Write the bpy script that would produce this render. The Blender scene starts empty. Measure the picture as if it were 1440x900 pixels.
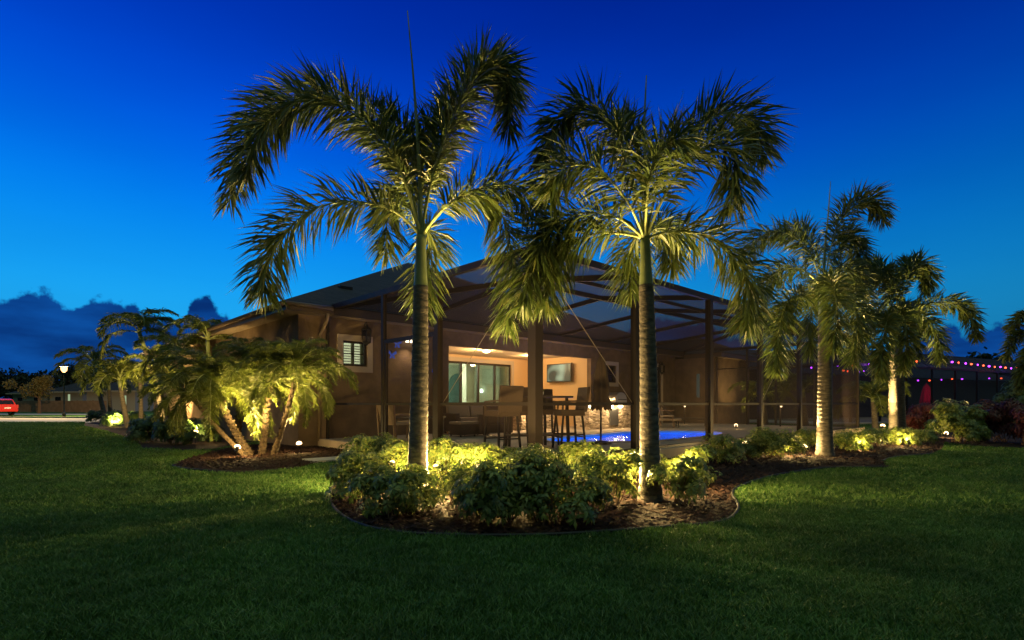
import bpy, bmesh, math, random
import numpy as np
from mathutils import Vector, Matrix, Quaternion
from mathutils.geometry import tessellate_polygon

S = bpy.context.scene
COL = S.collection
F, HY, EYE = 760.0, 568.0, 1.10        # focal length in px of a 1440 wide frame, horizon row, eye height (m)

# ------------------------------------------------------------------ camera
cam = bpy.data.objects.new('camera', bpy.data.cameras.new('camera'))
COL.objects.link(cam)
cam.location = (0, 0, EYE)
cam.rotation_euler = (math.radians(90), 0, 0)
cam.data.sensor_width = 36
cam.data.lens = 36 * F / 1440
cam.data.shift_y = (HY - 450) / 1440
cam.data.clip_start, cam.data.clip_end = 0.05, 3000
S.camera = cam

# ------------------------------------------------------------------ render / exposure
S.render.engine = 'CYCLES'
S.cycles.use_denoising = True
try: S.cycles.denoiser = 'OPENIMAGEDENOISE'
except Exception: pass
S.cycles.max_bounces = 6
S.cycles.diffuse_bounces = 3
S.cycles.glossy_bounces = 3
S.cycles.transmission_bounces = 4
S.cycles.transparent_max_bounces = 24
S.cycles.sample_clamp_indirect = 4
S.cycles.caustics_reflective = False
S.cycles.caustics_refractive = False
S.view_settings.view_transform = 'Standard'
S.view_settings.look = 'None'
S.view_settings.exposure = 0.0
S.view_settings.gamma = 1.0
S.view_settings.use_curve_mapping = False

# ------------------------------------------------------------------ world: blue-hour sky and a far cloud bank
W = bpy.data.worlds.new('World'); S.world = W; W.use_nodes = True
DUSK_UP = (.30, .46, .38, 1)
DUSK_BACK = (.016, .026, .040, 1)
def build_world():
    nt = W.node_tree; N = nt.nodes; L = nt.links; N.clear()
    out = N.new('ShaderNodeOutputWorld'); bg = N.new('ShaderNodeBackground')
    L.new(bg.outputs[0], out.inputs[0])
    tc = N.new('ShaderNodeTexCoord')
    nrm = N.new('ShaderNodeVectorMath'); nrm.operation = 'NORMALIZE'; L.new(tc.outputs['Generated'], nrm.inputs[0])
    sep = N.new('ShaderNodeSeparateXYZ'); L.new(nrm.outputs[0], sep.inputs[0])
    def m(op, a, b=None, clamp=False):
        n = N.new('ShaderNodeMath'); n.operation = op; n.use_clamp = clamp
        for i, v in enumerate((a, b)):
            if v is None: continue
            if isinstance(v, (int, float)): n.inputs[i].default_value = v
            else: L.new(v, n.inputs[i])
        return n.outputs[0]
    z = sep.outputs['Z']; x = sep.outputs['X']; y = sep.outputs['Y']
    rmp = N.new('ShaderNodeValToRGB'); cr = rmp.color_ramp; cr.interpolation = 'B_SPLINE'
    stops = [(0.0, (.014, .25, .56)), (.13, (.014, .37, .80)), (.20, (.006, .32, .84)), (.30, (.0, .20, .80)),
             (.40, (.0, .092, .69)), (.50, (.0, .042, .50)), (.60, (.0, .020, .33)), (.80, (.0, .009, .22)), (1.0, (.0, .007, .18))]
    while len(cr.elements) < len(stops): cr.elements.new(0.5)
    for e, (p, c) in zip(cr.elements, stops): e.position = p; e.color = (*c, 1)
    L.new(m('MAXIMUM', z, 0.0), rmp.inputs[0])
    # brighter after-glow on the left, deeper blue to the right
    az = m('ARCTAN2', x, y)
    glow = N.new('ShaderNodeMapRange'); glow.inputs['From Min'].default_value = .85; glow.inputs['From Max'].default_value = -.45
    glow.inputs['To Min'].default_value = .60; glow.inputs['To Max'].default_value = 1.08; L.new(az, glow.inputs['Value'])
    mul = N.new('ShaderNodeVectorMath'); mul.operation = 'SCALE'; L.new(rmp.outputs[0], mul.inputs[0]); mpw = N.new('ShaderNodeMapping'); mpw.inputs['Scale'].default_value = (2.2, 2.2, 9); mpw.inputs['Rotation'].default_value = (.25, .1, 0); L.new(nrm.outputs[0], mpw.inputs[0])
    nw = N.new('ShaderNodeTexNoise'); nw.inputs['Scale'].default_value = 1.0; nw.inputs['Detail'].default_value = 5; L.new(mpw.outputs[0], nw.inputs['Vector'])
    L.new(m('MULTIPLY', glow.outputs[0], m('ADD', m('MULTIPLY', nw.outputs['Fac'], .22), .89)), mul.inputs['Scale'])
    # cloud bank: height of its top as a function of azimuth
    prof = [(-400, 440), (-150, 425), (-60, 415), (0, 422), (22, 410), (50, 405), (72, 411), (90, 432), (104, 433), (120, 420), (140, 415), (152, 416), (166, 430),
            (182, 430), (205, 446), (240, 452), (264, 448), (269, 424), (276, 414), (289, 413), (299, 421), (305, 432), (314, 439), (328, 455), (345, 485),
            (500, 500), (840, 478), (900, 452), (930, 446), (985, 452), (1040, 478), (1200, 500), (1300, 476), (1330, 457), (1360, 463), (1395, 455), (1440, 446), (1600, 440)]
    fc = N.new('ShaderNodeFloatCurve'); cv = fc.mapping.curves[0]
    A0, A1, E1 = -1.2, 1.2, .30
    pts = []
    for px, py in prof:
        a = math.atan2(px - 720, F); el = math.atan2(HY - py, math.hypot(F, px - 720))
        pts.append(((a - A0) / (A1 - A0), el / E1))
    while len(cv.points) < len(pts): cv.points.new(.5, .5)
    for p, q in zip(cv.points, pts): p.location = q; p.handle_type = 'AUTO_CLAMPED'
    fc.mapping.update()
    L.new(m('DIVIDE', m('SUBTRACT', az, A0), A1 - A0), fc.inputs['Value'])
    top = m('MULTIPLY', fc.outputs[0], E1)
    el = m('ARCSINE', z)
    def noise(scale, det, rough=.55):
        n = N.new('ShaderNodeTexNoise'); n.inputs['Scale'].default_value = scale; n.inputs['Detail'].default_value = det
        n.inputs['Roughness'].default_value = rough; L.new(nrm.outputs[0], n.inputs['Vector']); return n.outputs['Fac']
    puff = m('MULTIPLY', m('SUBTRACT', noise(30, 5), .5), .050)
    puff2 = m('MULTIPLY', m('SUBTRACT', noise(95, 4), .5), .020)
    d = m('SUBTRACT', m('ADD', m('ADD', top, puff), puff2), el)
    mask = N.new('ShaderNodeMapRange'); mask.interpolation_type = 'SMOOTHSTEP'
    mask.inputs['From Min'].default_value = -.002; mask.inputs['From Max'].default_value = .009; L.new(d, mask.inputs['Value'])
    cc = N.new('ShaderNodeValToRGB'); ce = cc.color_ramp
    ce.elements[0].position = .32; ce.elements[0].color = (.002, .028, .16, 1)
    ce.elements[1].position = .68; ce.elements[1].color = (.004, .075, .34, 1)
    mp = N.new('ShaderNodeMapping'); mp.inputs['Scale'].default_value = (7, 7, 26); L.new(nrm.outputs[0], mp.inputs[0])
    n3 = N.new('ShaderNodeTexNoise'); n3.inputs['Scale'].default_value = 1.4; n3.inputs['Detail'].default_value = 6; L.new(mp.outputs[0], n3.inputs['Vector'])
    L.new(n3.outputs['Fac'], cc.inputs[0])
    mix = N.new('ShaderNodeMix'); mix.data_type = 'RGBA'
    L.new(mask.outputs[0], mix.inputs['Factor']); L.new(mul.outputs[0], mix.inputs['A']); L.new(cc.outputs[0], mix.inputs['B'])
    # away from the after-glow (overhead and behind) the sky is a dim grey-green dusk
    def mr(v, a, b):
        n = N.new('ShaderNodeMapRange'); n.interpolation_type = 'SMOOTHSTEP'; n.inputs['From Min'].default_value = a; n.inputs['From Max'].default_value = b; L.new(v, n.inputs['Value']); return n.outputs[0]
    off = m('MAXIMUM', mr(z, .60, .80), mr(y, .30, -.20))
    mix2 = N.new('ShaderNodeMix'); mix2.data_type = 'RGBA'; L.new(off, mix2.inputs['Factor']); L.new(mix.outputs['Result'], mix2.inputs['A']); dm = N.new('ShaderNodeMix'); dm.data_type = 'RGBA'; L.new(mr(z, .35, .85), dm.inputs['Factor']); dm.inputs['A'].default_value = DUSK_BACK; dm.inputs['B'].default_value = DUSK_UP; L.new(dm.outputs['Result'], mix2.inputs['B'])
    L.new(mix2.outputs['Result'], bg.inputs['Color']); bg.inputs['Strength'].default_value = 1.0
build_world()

# ------------------------------------------------------------------ helpers
def P(px, py, Y): return Vector(((px - 720) / F * Y, Y, EYE + (HY - py) / F * Y))
def G(px, py):
    Y = EYE * F / (py - HY); return ((px - 720) / F * Y, Y)
UX, UY = 0.7269, 0.6868
OX, OY = -5.38, 12.85
ANG = math.atan2(UY, UX)
def H(a, b, z=0.0): return Vector((OX + a * UX - b * UY, OY + a * UY + b * UX, z))
def A_of(px, b):                                  # along-wall coordinate seen at column px on the plane b
    q = (px - 720) / F; x0, y0 = OX - b * UY, OY + b * UX
    return (q * y0 - x0) / (UX - q * UY)
def Z_of(py, a, b): return EYE + (HY - py) / F * H(a, b).y

def prop(o, label=None, cat=None, group=None, kind=None):
    if label: o['label'] = label
    if cat: o['category'] = cat
    if group: o['group'] = group
    if kind: o['kind'] = kind
    return o
def thing(name, label, cat, loc=(0, 0, 0), rz=0.0, group=None):
    o = bpy.data.objects.new(name, None); o.empty_display_size = .2; COL.objects.link(o)
    o.location = loc; o.rotation_euler = (0, 0, rz)
    return prop(o, label, cat, group)

class MB:
    def __init__(s): s.v = []; s.f = []; s.m = []
    def add(s, vs, fs, mi=0):
        n = len(s.v); s.v.extend([tuple(v) for v in vs]); s.f.extend([tuple(i + n for i in f) for f in fs]); s.m.extend([mi] * len(fs)); return s
    def box(s, x0, x1, y0, y1, z0, z1, mi=0, M=None):
        vs = [Vector((x, y, z)) for z in (z0, z1) for x, y in ((x0, y0), (x1, y0), (x1, y1), (x0, y1))]
        if M is not None: vs = [M @ v for v in vs]
        return s.add(vs, [(0, 3, 2, 1), (4, 5, 6, 7), (0, 1, 5, 4), (1, 2, 6, 5), (2, 3, 7, 6), (3, 0, 4, 7)], mi)
    def tube(s, pts, rad, n=8, mi=0, cap=True):
        pts = [Vector(p) for p in pts]
        if not hasattr(rad, '__len__'): rad = [rad] * len(pts)
        up = Vector((0, 0, 1)); rings = []; prev = None
        for i, p in enumerate(pts):
            t = (pts[min(i + 1, len(pts) - 1)] - pts[max(i - 1, 0)]).normalized()
            if prev is None:
                a = t.cross(up if abs(t.z) < .9 else Vector((1, 0, 0))).normalized()
            else:
                a = (prev - t * prev.dot(t)).normalized()
            prev = a; b = t.cross(a)
            rings.append([p + (a * math.cos(k * 2 * math.pi / n) + b * math.sin(k * 2 * math.pi / n)) * rad[i] for k in range(n)])
        vs = [v for r in rings for v in r]; fs = []
        for i in range(len(pts) - 1):
            for k in range(n): fs.append((i * n + k, i * n + (k + 1) % n, (i + 1) * n + (k + 1) % n, (i + 1) * n + k))
        if cap: fs.append(tuple(range(n))[::-1]); fs.append(tuple((len(pts) - 1) * n + k for k in range(n)))
        return s.add(vs, fs, mi)
    def beam(s, p, q, w, h, mi=0):                 # square section member between two points
        p, q = Vector(p), Vector(q); t = (q - p).normalized(); up = Vector((0, 0, 1))
        a = t.cross(up if abs(t.z) < .95 else Vector((1, 0, 0))).normalized(); b = a.cross(t).normalized()
        c = [(-w / 2, -h / 2), (w / 2, -h / 2), (w / 2, h / 2), (-w / 2, h / 2)]
        vs = [p + a * x + b * y for x, y in c] + [q + a * x + b * y for x, y in c]
        return s.add(vs, [(0, 1, 2, 3), (7, 6, 5, 4), (0, 4, 5, 1), (1, 5, 6, 2), (2, 6, 7, 3), (3, 7, 4, 0)], mi)
    def lathe(s, prof, n=16, mi=0, c=(0, 0, 0)):
        vs = []; fs = []
        for r, z in prof:
            for k in range(n): vs.append((c[0] + r * math.cos(2 * math.pi * k / n), c[1] + r * math.sin(2 * math.pi * k / n), c[2] + z))
        for i in range(len(prof) - 1):
            for k in range(n): fs.append((i * n + k, i * n + (k + 1) % n, (i + 1) * n + (k + 1) % n, (i + 1) * n + k))
        fs.append(tuple(range(n))[::-1]); fs.append(tuple((len(prof) - 1) * n + k for k in range(n)))
        return s.add(vs, fs, mi)
    def prism(s, poly, z0, z1, mi=0):
        n = len(poly); vs = [(x, y, z0) for x, y in poly] + [(x, y, z1) for x, y in poly]
        tr = tessellate_polygon([[Vector((x, y, 0)) for x, y in poly]])
        fs = [tuple(i + n for i in t) for t in tr] + [tuple(t)[::-1] for t in tr] + [(i, (i + 1) % n, (i + 1) % n + n, i + n) for i in range(n)]
        return s.add(vs, fs, mi)
    def build(s, name, mats, parent=None, smooth=False, bevel=0):
        me = bpy.data.meshes.new(name); me.from_pydata(s.v, [], s.f); me.update()
        if not isinstance(mats, (list, tuple)): mats = [mats]
        for m in mats: me.materials.append(m)
        me.polygons.foreach_set('material_index', s.m)
        bm = bmesh.new(); bm.from_mesh(me); bmesh.ops.recalc_face_normals(bm, faces=bm.faces)
        if bevel: bmesh.ops.bevel(bm, geom=bm.edges[:], offset=bevel, segments=2, affect='EDGES', profile=.6, clamp_overlap=True)
        bm.to_mesh(me); bm.free()
        if smooth: me.polygons.foreach_set('use_smooth', [True] * len(me.polygons))
        o = bpy.data.objects.new(name, me); COL.objects.link(o)
        if parent: o.parent = parent
        return o

def np_mesh(name, verts, faces_list, mats, parent=None, midx=None):
    """verts Nx3; faces_list = list of int arrays (each M x k)"""
    me = bpy.data.meshes.new(name)
    loops = np.concatenate([f.ravel() for f in faces_list]).astype(np.int32)
    tot = np.concatenate([np.full(len(f), f.shape[1], np.int32) for f in faces_list])
    start = np.concatenate([[0], np.cumsum(tot)[:-1]]).astype(np.int32)
    me.vertices.add(len(verts)); me.vertices.foreach_set('co', np.asarray(verts, np.float32).ravel())
    me.loops.add(len(loops)); me.loops.foreach_set('vertex_index', loops)
    me.polygons.add(len(tot)); me.polygons.foreach_set('loop_start', start); me.polygons.foreach_set('loop_total', tot)
    if midx is not None: me.polygons.foreach_set('material_index', np.asarray(midx, np.int32))
    if not isinstance(mats, (list, tuple)): mats = [mats]
    for m in mats: me.materials.append(m)
    me.update(calc_edges=True); me.validate()
    o = bpy.data.objects.new(name, me); COL.objects.link(o)
    if parent: o.parent = parent
    return o

# ------------------------------------------------------------------ materials
MATS = {}
def mat(name, col, rough=.7, metal=0.0, col2=None, scale=8.0, bump=0.0, bscale=40.0, spec=.5, island=None, trans=0.0, coord='Object', detail=4, stretch=None):
    if name in MATS: return MATS[name]
    m = bpy.data.materials.new(name); m.use_nodes = True; nt = m.node_tree; N = nt.nodes; L = nt.links
    b = N['Principled BSDF']; b.inputs['Base Color'].default_value = (*col, 1); b.inputs['Roughness'].default_value = rough
    b.inputs['Metallic'].default_value = metal; b.inputs['Specular IOR Level'].default_value = spec
    tc = N.new('ShaderNodeTexCoord'); src = tc.outputs[coord]
    if stretch:
        mp = N.new('ShaderNodeMapping'); mp.inputs['Scale'].default_value = stretch; L.new(src, mp.inputs[0]); src = mp.outputs[0]
    if col2:
        n = N.new('ShaderNodeTexNoise'); n.inputs['Scale'].default_value = scale; n.inputs['Detail'].default_value = detail; L.new(src, n.inputs['Vector'])
        r = N.new('ShaderNodeValToRGB'); r.color_ramp.elements[0].position = .35; r.color_ramp.elements[1].position = .65
        r.color_ramp.elements[0].color = (*col, 1); r.color_ramp.elements[1].color = (*col2, 1)
        L.new(n.outputs['Fac'], r.inputs[0]); L.new(r.outputs[0], b.inputs['Base Color'])
    if island:
        g = N.new('ShaderNodeNewGeometry'); r = N.new('ShaderNodeValToRGB'); cr = r.color_ramp
        while len(cr.elements) < len(island): cr.elements.new(.5)
        for i, (e, c) in enumerate(zip(cr.elements, island)): e.position = i / (len(island) - 1); e.color = (*c, 1)
        L.new(g.outputs['Random Per Island'], r.inputs[0]); L.new(r.outputs[0], b.inputs['Base Color'])
        if trans:
            t = N.new('ShaderNodeBsdfTranslucent'); L.new(r.outputs[0], t.inputs['Color'])
            mx = N.new('ShaderNodeMixShader'); mx.inputs[0].default_value = trans
            L.new(b.outputs[0], mx.inputs[1]); L.new(t.outputs[0], mx.inputs[2]); L.new(mx.outputs[0], N['Material Output'].inputs[0])
    if bump:
        n = N.new('ShaderNodeTexNoise'); n.inputs['Scale'].default_value = bscale; n.inputs['Detail'].default_value = 5; L.new(src, n.inputs['Vector'])
        bp = N.new('ShaderNodeBump'); bp.inputs['Strength'].default_value = bump; bp.inputs['Distance'].default_value = .02
        L.new(n.outputs['Fac'], bp.inputs['Height']); L.new(bp.outputs[0], b.inputs['Normal'])
    MATS[name] = m; return m
def emit(name, col, strength):
    m = bpy.data.materials.new(name); m.use_nodes = True; N = m.node_tree.nodes; b = N['Principled BSDF']
    b.inputs['Base Color'].default_value = (.02, .02, .02, 1); b.inputs['Specular IOR Level'].default_value = 0; b.inputs['Emission Color'].default_value = (*col, 1); b.inputs['Emission Strength'].default_value = strength
    return m
def veil(name, col, f0, f1, power=2.0, rough=.8):
    """fine mesh / film: see-through face on, dense at a grazing angle"""
    m = bpy.data.materials.new(name); m.use_nodes = True; nt = m.node_tree; N = nt.nodes; L = nt.links
    b = N['Principled BSDF']; b.inputs['Base Color'].default_value = (*col, 1); b.inputs['Roughness'].default_value = rough
    b.inputs['Specular IOR Level'].default_value = .2
    g = N.new('ShaderNodeLayerWeight'); g.inputs['Blend'].default_value = .5
    pw = N.new('ShaderNodeMath'); pw.operation = 'POWER'; pw.inputs[1].default_value = power; L.new(g.outputs['Facing'], pw.inputs[0])
    mr = N.new('ShaderNodeMapRange'); mr.inputs['To Min'].default_value = f0; mr.inputs['To Max'].default_value = f1; L.new(pw.outputs[0], mr.inputs['Value'])
    t = N.new('ShaderNodeBsdfTransparent'); mx = N.new('ShaderNodeMixShader')
    L.new(mr.outputs[0], mx.inputs[0]); L.new(t.outputs[0], mx.inputs[1]); L.new(b.outputs[0], mx.inputs[2]); L.new(mx.outputs[0], N['Material Output'].inputs[0])
    return m
def glassy(name, tint, rough=.02, ior=1.45, clear=1.0):
    m = bpy.data.materials.new(name); m.use_nodes = True; nt = m.node_tree; N = nt.nodes; L = nt.links
    N.remove(N['Principled BSDF'])
    fr = N.new('ShaderNodeFresnel'); fr.inputs['IOR'].default_value = ior
    t = N.new('ShaderNodeBsdfTransparent'); t.inputs[0].default_value = (*tint, 1)
    g = N.new('ShaderNodeBsdfGlossy'); g.inputs['Roughness'].default_value = rough
    mx = N.new('ShaderNodeMixShader'); L.new(fr.outputs[0], mx.inputs[0]); L.new(t.outputs[0], mx.inputs[1]); L.new(g.outputs[0], mx.inputs[2])
    L.new(mx.outputs[0], N['Material Output'].inputs[0])
    return m, g, fr

def patchy(m, scale=.9, lo=.50, hi=1.40):
    nt = m.node_tree; N = nt.nodes; L = nt.links; b = N['Principled BSDF']; src = b.inputs['Base Color'].links[0].from_socket
    tc = N.new('ShaderNodeTexCoord'); n = N.new('ShaderNodeTexNoise'); n.inputs['Scale'].default_value = scale; n.inputs['Detail'].default_value = 7; n.inputs['Roughness'].default_value = .65; L.new(tc.outputs['Object'], n.inputs['Vector'])
    mr = N.new('ShaderNodeMapRange'); mr.inputs['From Min'].default_value = .32; mr.inputs['From Max'].default_value = .68; mr.inputs['To Min'].default_value = lo; mr.inputs['To Max'].default_value = hi; L.new(n.outputs['Fac'], mr.inputs['Value'])
    sc = N.new('ShaderNodeVectorMath'); sc.operation = 'SCALE'; L.new(src, sc.inputs[0]); L.new(mr.outputs[0], sc.inputs['Scale']); L.new(sc.outputs[0], b.inputs['Base Color'])
WARM = (1.0, .62, .26)
YEL = (1.0, .67, .23)
M_GRASSBLADE = mat('grass_blade', (.05, .12, .02), .6, island=[(.030, .090, .014), (.10, .20, .030), (.06, .15, .030), (.20, .28, .09)], trans=.25, spec=.3)
M_LAWN = mat('lawn_soil', (.022, .070, .008), .95, col2=(.045, .115, .014), scale=2.2, bump=.9, bscale=60, spec=.1, detail=8)
patchy(M_GRASSBLADE); patchy(M_LAWN)
M_MULCH = mat('bark_mulch', (.008, .003, .002), .95, col2=(.018, .007, .004), scale=25, bump=1.0, bscale=50, spec=.2)
M_CHIP = mat('bark_chip', (.08, .03, .015), .9, island=[(.012, .004, .003), (.032, .010, .006), (.018, .006, .004), (.045, .018, .010)], spec=.3)
M_EDGE = mat('black_edging', (.010, .010, .012), .6)
M_STUCCO = mat('beige_stucco', (.13, .090, .060), .9, col2=(.18, .125, .082), scale=3, bump=.5, bscale=55, spec=.2)
M_TRIM = mat('cream_trim', (.42, .35, .29), .8, bump=.2, bscale=50)
M_LANAI = mat('warm_lanai_paint', (.60, .42, .24), .85, bump=.25, bscale=60, spec=.2)
M_ROOF = mat('roof_shingle', (.035, .033, .036), .9, col2=(.06, .055, .056), scale=14, bump=.8, bscale=25, spec=.2)
M_FASCIA = mat('brown_fascia', (.045, .030, .022), .5)
M_BRONZE = mat('bronze_aluminium', (.014, .010, .008), .5, spec=.25)
M_SCREEN = veil('insect_screen', (.028, .019, .019), .24, .97, 3.0)
M_SCREEN_TOP = veil('roof_insect_screen', (.026, .018, .022), .50, .98, 2.2)
M_DECK = mat('deck_coating', (.42, .33, .25), .75, col2=(.48, .38, .29), scale=5, bump=.35, bscale=70)
M_TRUNK = mat('palm_trunk', (.050, .043, .036), .85, col2=(.13, .11, .085), scale=9, bump=.8, bscale=22, stretch=(1, 1, 3))
M_SHAFT = mat('green_crownshaft', (.13, .17, .07), .45, col2=(.20, .24, .10), scale=6, bump=.1)
M_FROND = mat('palm_leaflet', (.05, .09, .02), .45, island=[(.035, .060, .012), (.070, .10, .018), (.055, .085, .022), (.12, .13, .028)], trans=.34, spec=.5)
M_RACHIS = mat('palm_rachis', (.22, .26, .09), .5)
M_DATE = mat('date_palm_leaflet', (.06, .12, .02), .45, island=[(.07, .10, .014), (.11, .14, .018), (.09, .12, .022), (.16, .17, .03)], trans=.45, spec=.5)
M_ROUGHTRUNK = mat('knobbly_trunk', (.035, .022, .012), .95, col2=(.09, .06, .032), scale=16, bump=1.0, bscale=26)
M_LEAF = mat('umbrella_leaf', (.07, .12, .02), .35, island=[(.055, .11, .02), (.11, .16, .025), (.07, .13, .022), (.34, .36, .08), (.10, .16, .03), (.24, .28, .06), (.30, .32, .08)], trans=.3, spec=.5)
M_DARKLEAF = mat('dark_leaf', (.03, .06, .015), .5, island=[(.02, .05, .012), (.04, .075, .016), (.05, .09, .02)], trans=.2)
M_REDLEAF = mat('burgundy_leaf', (.08, .015, .02), .4, island=[(.05, .012, .015), (.10, .018, .02), (.16, .05, .03)], trans=.3)
M_STEM = mat('woody_stem', (.16, .10, .06), .9, bump=.5, bscale=30)
M_BLACK = mat('black_metal', (.015, .014, .013), .4, spec=.4)
M_WICKER = mat('brown_wicker', (.07, .045, .03), .7, bump=.8, bscale=90)
M_CUSH = mat('beige_cushion', (.36, .28, .21), .95, bump=.2, bscale=80)
M_STONE = mat('stacked_stone', (.34, .26, .18), .9, island=None)
M_COUNTER = mat('dark_counter', (.05, .04, .04), .25)
M_STEEL = mat('stainless_steel', (.5, .5, .5), .3, metal=1.0)
M_CONCRETE = mat('road_concrete', (.36, .33, .30), .9, col2=(.42, .39, .35), scale=1.5, bump=.2, bscale=30)
M_GLASS, _, _ = glassy('window_glass', (.75, .88, .86))
# ------------------------------------------------------------------ lights
def spot(parent, pos, target, power, size=70, col=YEL, blend=.6, rad=.03):
    d = bpy.data.lights.new('lamp_light', 'SPOT'); d.energy = power; d.color = col; d.spot_size = math.radians(size); d.spot_blend = blend; d.shadow_soft_size = rad
    o = bpy.data.objects.new('lamp_light', d); COL.objects.link(o); o.location = pos
    o.rotation_euler = (Vector(target) - Vector(pos)).to_track_quat('-Z', 'Y').to_euler()
    if parent: keep(o, parent)
    return o
def point(parent, pos, power, col=WARM, rad=.05):
    d = bpy.data.lights.new('lamp_light', 'POINT'); d.energy = power; d.color = col; d.shadow_soft_size = rad
    o = bpy.data.objects.new('lamp_light', d); COL.objects.link(o); o.location = pos
    if parent: keep(o, parent)
    return o
def keep(o, parent):                               # parent while keeping the world position
    loc, rz, scl = parent.location, parent.rotation_euler, parent.scale
    M = Matrix.LocRotScale(loc, rz.to_quaternion(), scl)
    Mo = Matrix.LocRotScale(o.location, o.rotation_euler.to_quaternion(), o.scale)
    o.parent = parent; Ml = M.inverted() @ Mo
    l, q, s_ = Ml.decompose(); o.location = l; o.rotation_euler = q.to_euler()

# ------------------------------------------------------------------ ground
def inside(poly, x, y):
    x = np.asarray(x); y = np.asarray(y); r = np.zeros(x.shape, bool); n = len(poly)
    for i in range(n):
        x0, y0 = poly[i]; x1, y1 = poly[(i + 1) % n]
        if y0 == y1: continue
        c = ((y0 > y) != (y1 > y)) & (x < (x1 - x0) * (y - y0) / (y1 - y0) + x0); r ^= c
    return r
def smooth_poly(pts, k=6, closed=True):
    n = len(pts); out = []
    rng_ = range(n if closed else n - 1)
    for i in rng_:
        p = [Vector((*pts[(i + d) % n if closed else min(max(i + d, 0), n - 1)], 0)) for d in (-1, 0, 1, 2)]
        for j in range(k):
            t = j / k
            q = .5 * ((2 * p[1]) + (-p[0] + p[2]) * t + (2 * p[0] - 5 * p[1] + 4 * p[2] - p[3]) * t * t + (-p[0] + 3 * p[1] - 3 * p[2] + p[3]) * t ** 3)
            out.append((q.x, q.y))
    if not closed: out.append(tuple(pts[-1]))
    return out
def sheet(name, poly, z, m, kind='structure'):
    tr = tessellate_polygon([[Vector((x, y, 0)) for x, y in poly]])
    o = MB().add([(x, y, z) for x, y in poly], tr).build(name, m); return prop(o, kind=kind)

BED1_FRONT = [G(*p) for p in [(478, 668), (466, 690), (466, 708), (478, 725), (508, 741), (562, 752), (650, 756), (760, 755.5), (860, 750), (950, 743), (1012, 737), (1034, 725),
              (1038, 712), (1030, 697), (1040, 686), (1085, 671), (1150, 660.5), (1195, 658.5), (1250, 658)]]
BED1_FRONT2 = [G(*p) for p in [(1240, 650), (1258, 644), (1312, 639)]]
b1 = smooth_poly(BED1_FRONT, 6, False) + smooth_poly(BED1_FRONT2, 4, False)
tail = [G(1325, 632), G(1330, 618), tuple(H(20.5, -6.6).xy), tuple(H(19.1, -6.8).xy), tuple(H(1.3, -6.9).xy), tuple(H(.9, -6.9).xy), tuple(H(.9, -4.2).xy)]
BED1 = b1 + tail
BED2 = smooth_poly([G(*p) for p in [(243, 656), (262, 660.5), (320, 665), (370, 664), (420, 658), (455, 649)]], 5, False) + \
    [tuple(H(.95, -1.6).xy), tuple(H(.95, .4).xy), tuple(H(.6, .4).xy), tuple(H(.6, 2.2).xy), G(335, 628), G(300, 636), G(268, 645)]
BED3 = [tuple(H(.45, 3.4).xy), tuple(H(.45, 17).xy), G(120, 591), G(118, 599), G(150, 606), G(190, 620), G(200, 630), G(262, 633), G(300, 632)]
BED4 = [G(1335, 624), G(1375, 628), G(1440, 631), G(1520, 634), G(1520, 600), G(1330, 598), G(1290, 604)]
BEDS = [BED1, BED2, BED3, BED4]
sheet('mulch_bed', BED1, .006, M_MULCH); sheet('mulch_bed', BED2, .006, M_MULCH); sheet('mulch_bed', BED3, .006, M_MULCH); sheet('mulch_bed', BED4, .006, M_MULCH)

def chips(seed=3):
    r = np.random.default_rng(seed); pts = []
    for poly, n in ((BED1, 26000), (BED2, 8000), (BED4, 1500)):
        a = np.array(poly); lo = a.min(0); hi = a.max(0)
        x = r.uniform(lo[0], hi[0], n * 3); y = r.uniform(lo[1], hi[1], n * 3)
        k = inside(poly, x, y) & (r.random(n * 3) < np.clip(7.0 / y, .15, 1) ** 1.2)
        x, y = x[k][:n], y[k][:n]; pts.append(np.stack([x, y], 1))
    p = np.concatenate(pts); n = len(p)
    ang = r.uniform(0, 6.28, n); ln = r.uniform(.015, .05, n); w = r.uniform(.006, .018, n); t1 = r.uniform(-.5, .5, n); z = r.uniform(.008, .035, n)
    d = np.stack([np.cos(ang), np.sin(ang), t1], 1); s = np.stack([-np.sin(ang), np.cos(ang), r.uniform(-.5, .5, n)], 1)
    c = np.concatenate([p, z[:, None]], 1)
    v = np.stack([c - d * ln[:, None] - s * w[:, None], c + d * ln[:, None] - s * w[:, None], c + d * ln[:, None] * .8 + s * w[:, None], c - d * ln[:, None] + s * w[:, None], c + np.array([0, 0, .012])], 1).reshape(-1, 3)
    b = np.arange(n)[:, None] * 5
    tri = np.concatenate([b + np.array([[0, 1, 4]]), b + np.array([[1, 2, 4]]), b + np.array([[2, 3, 4]]), b + np.array([[3, 0, 4]])])
    prop(np_mesh('bark_mulch', v, [tri], M_CHIP), 'reddish brown bark chips covering the planting beds', 'mulch', kind='stuff')
chips()

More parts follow.
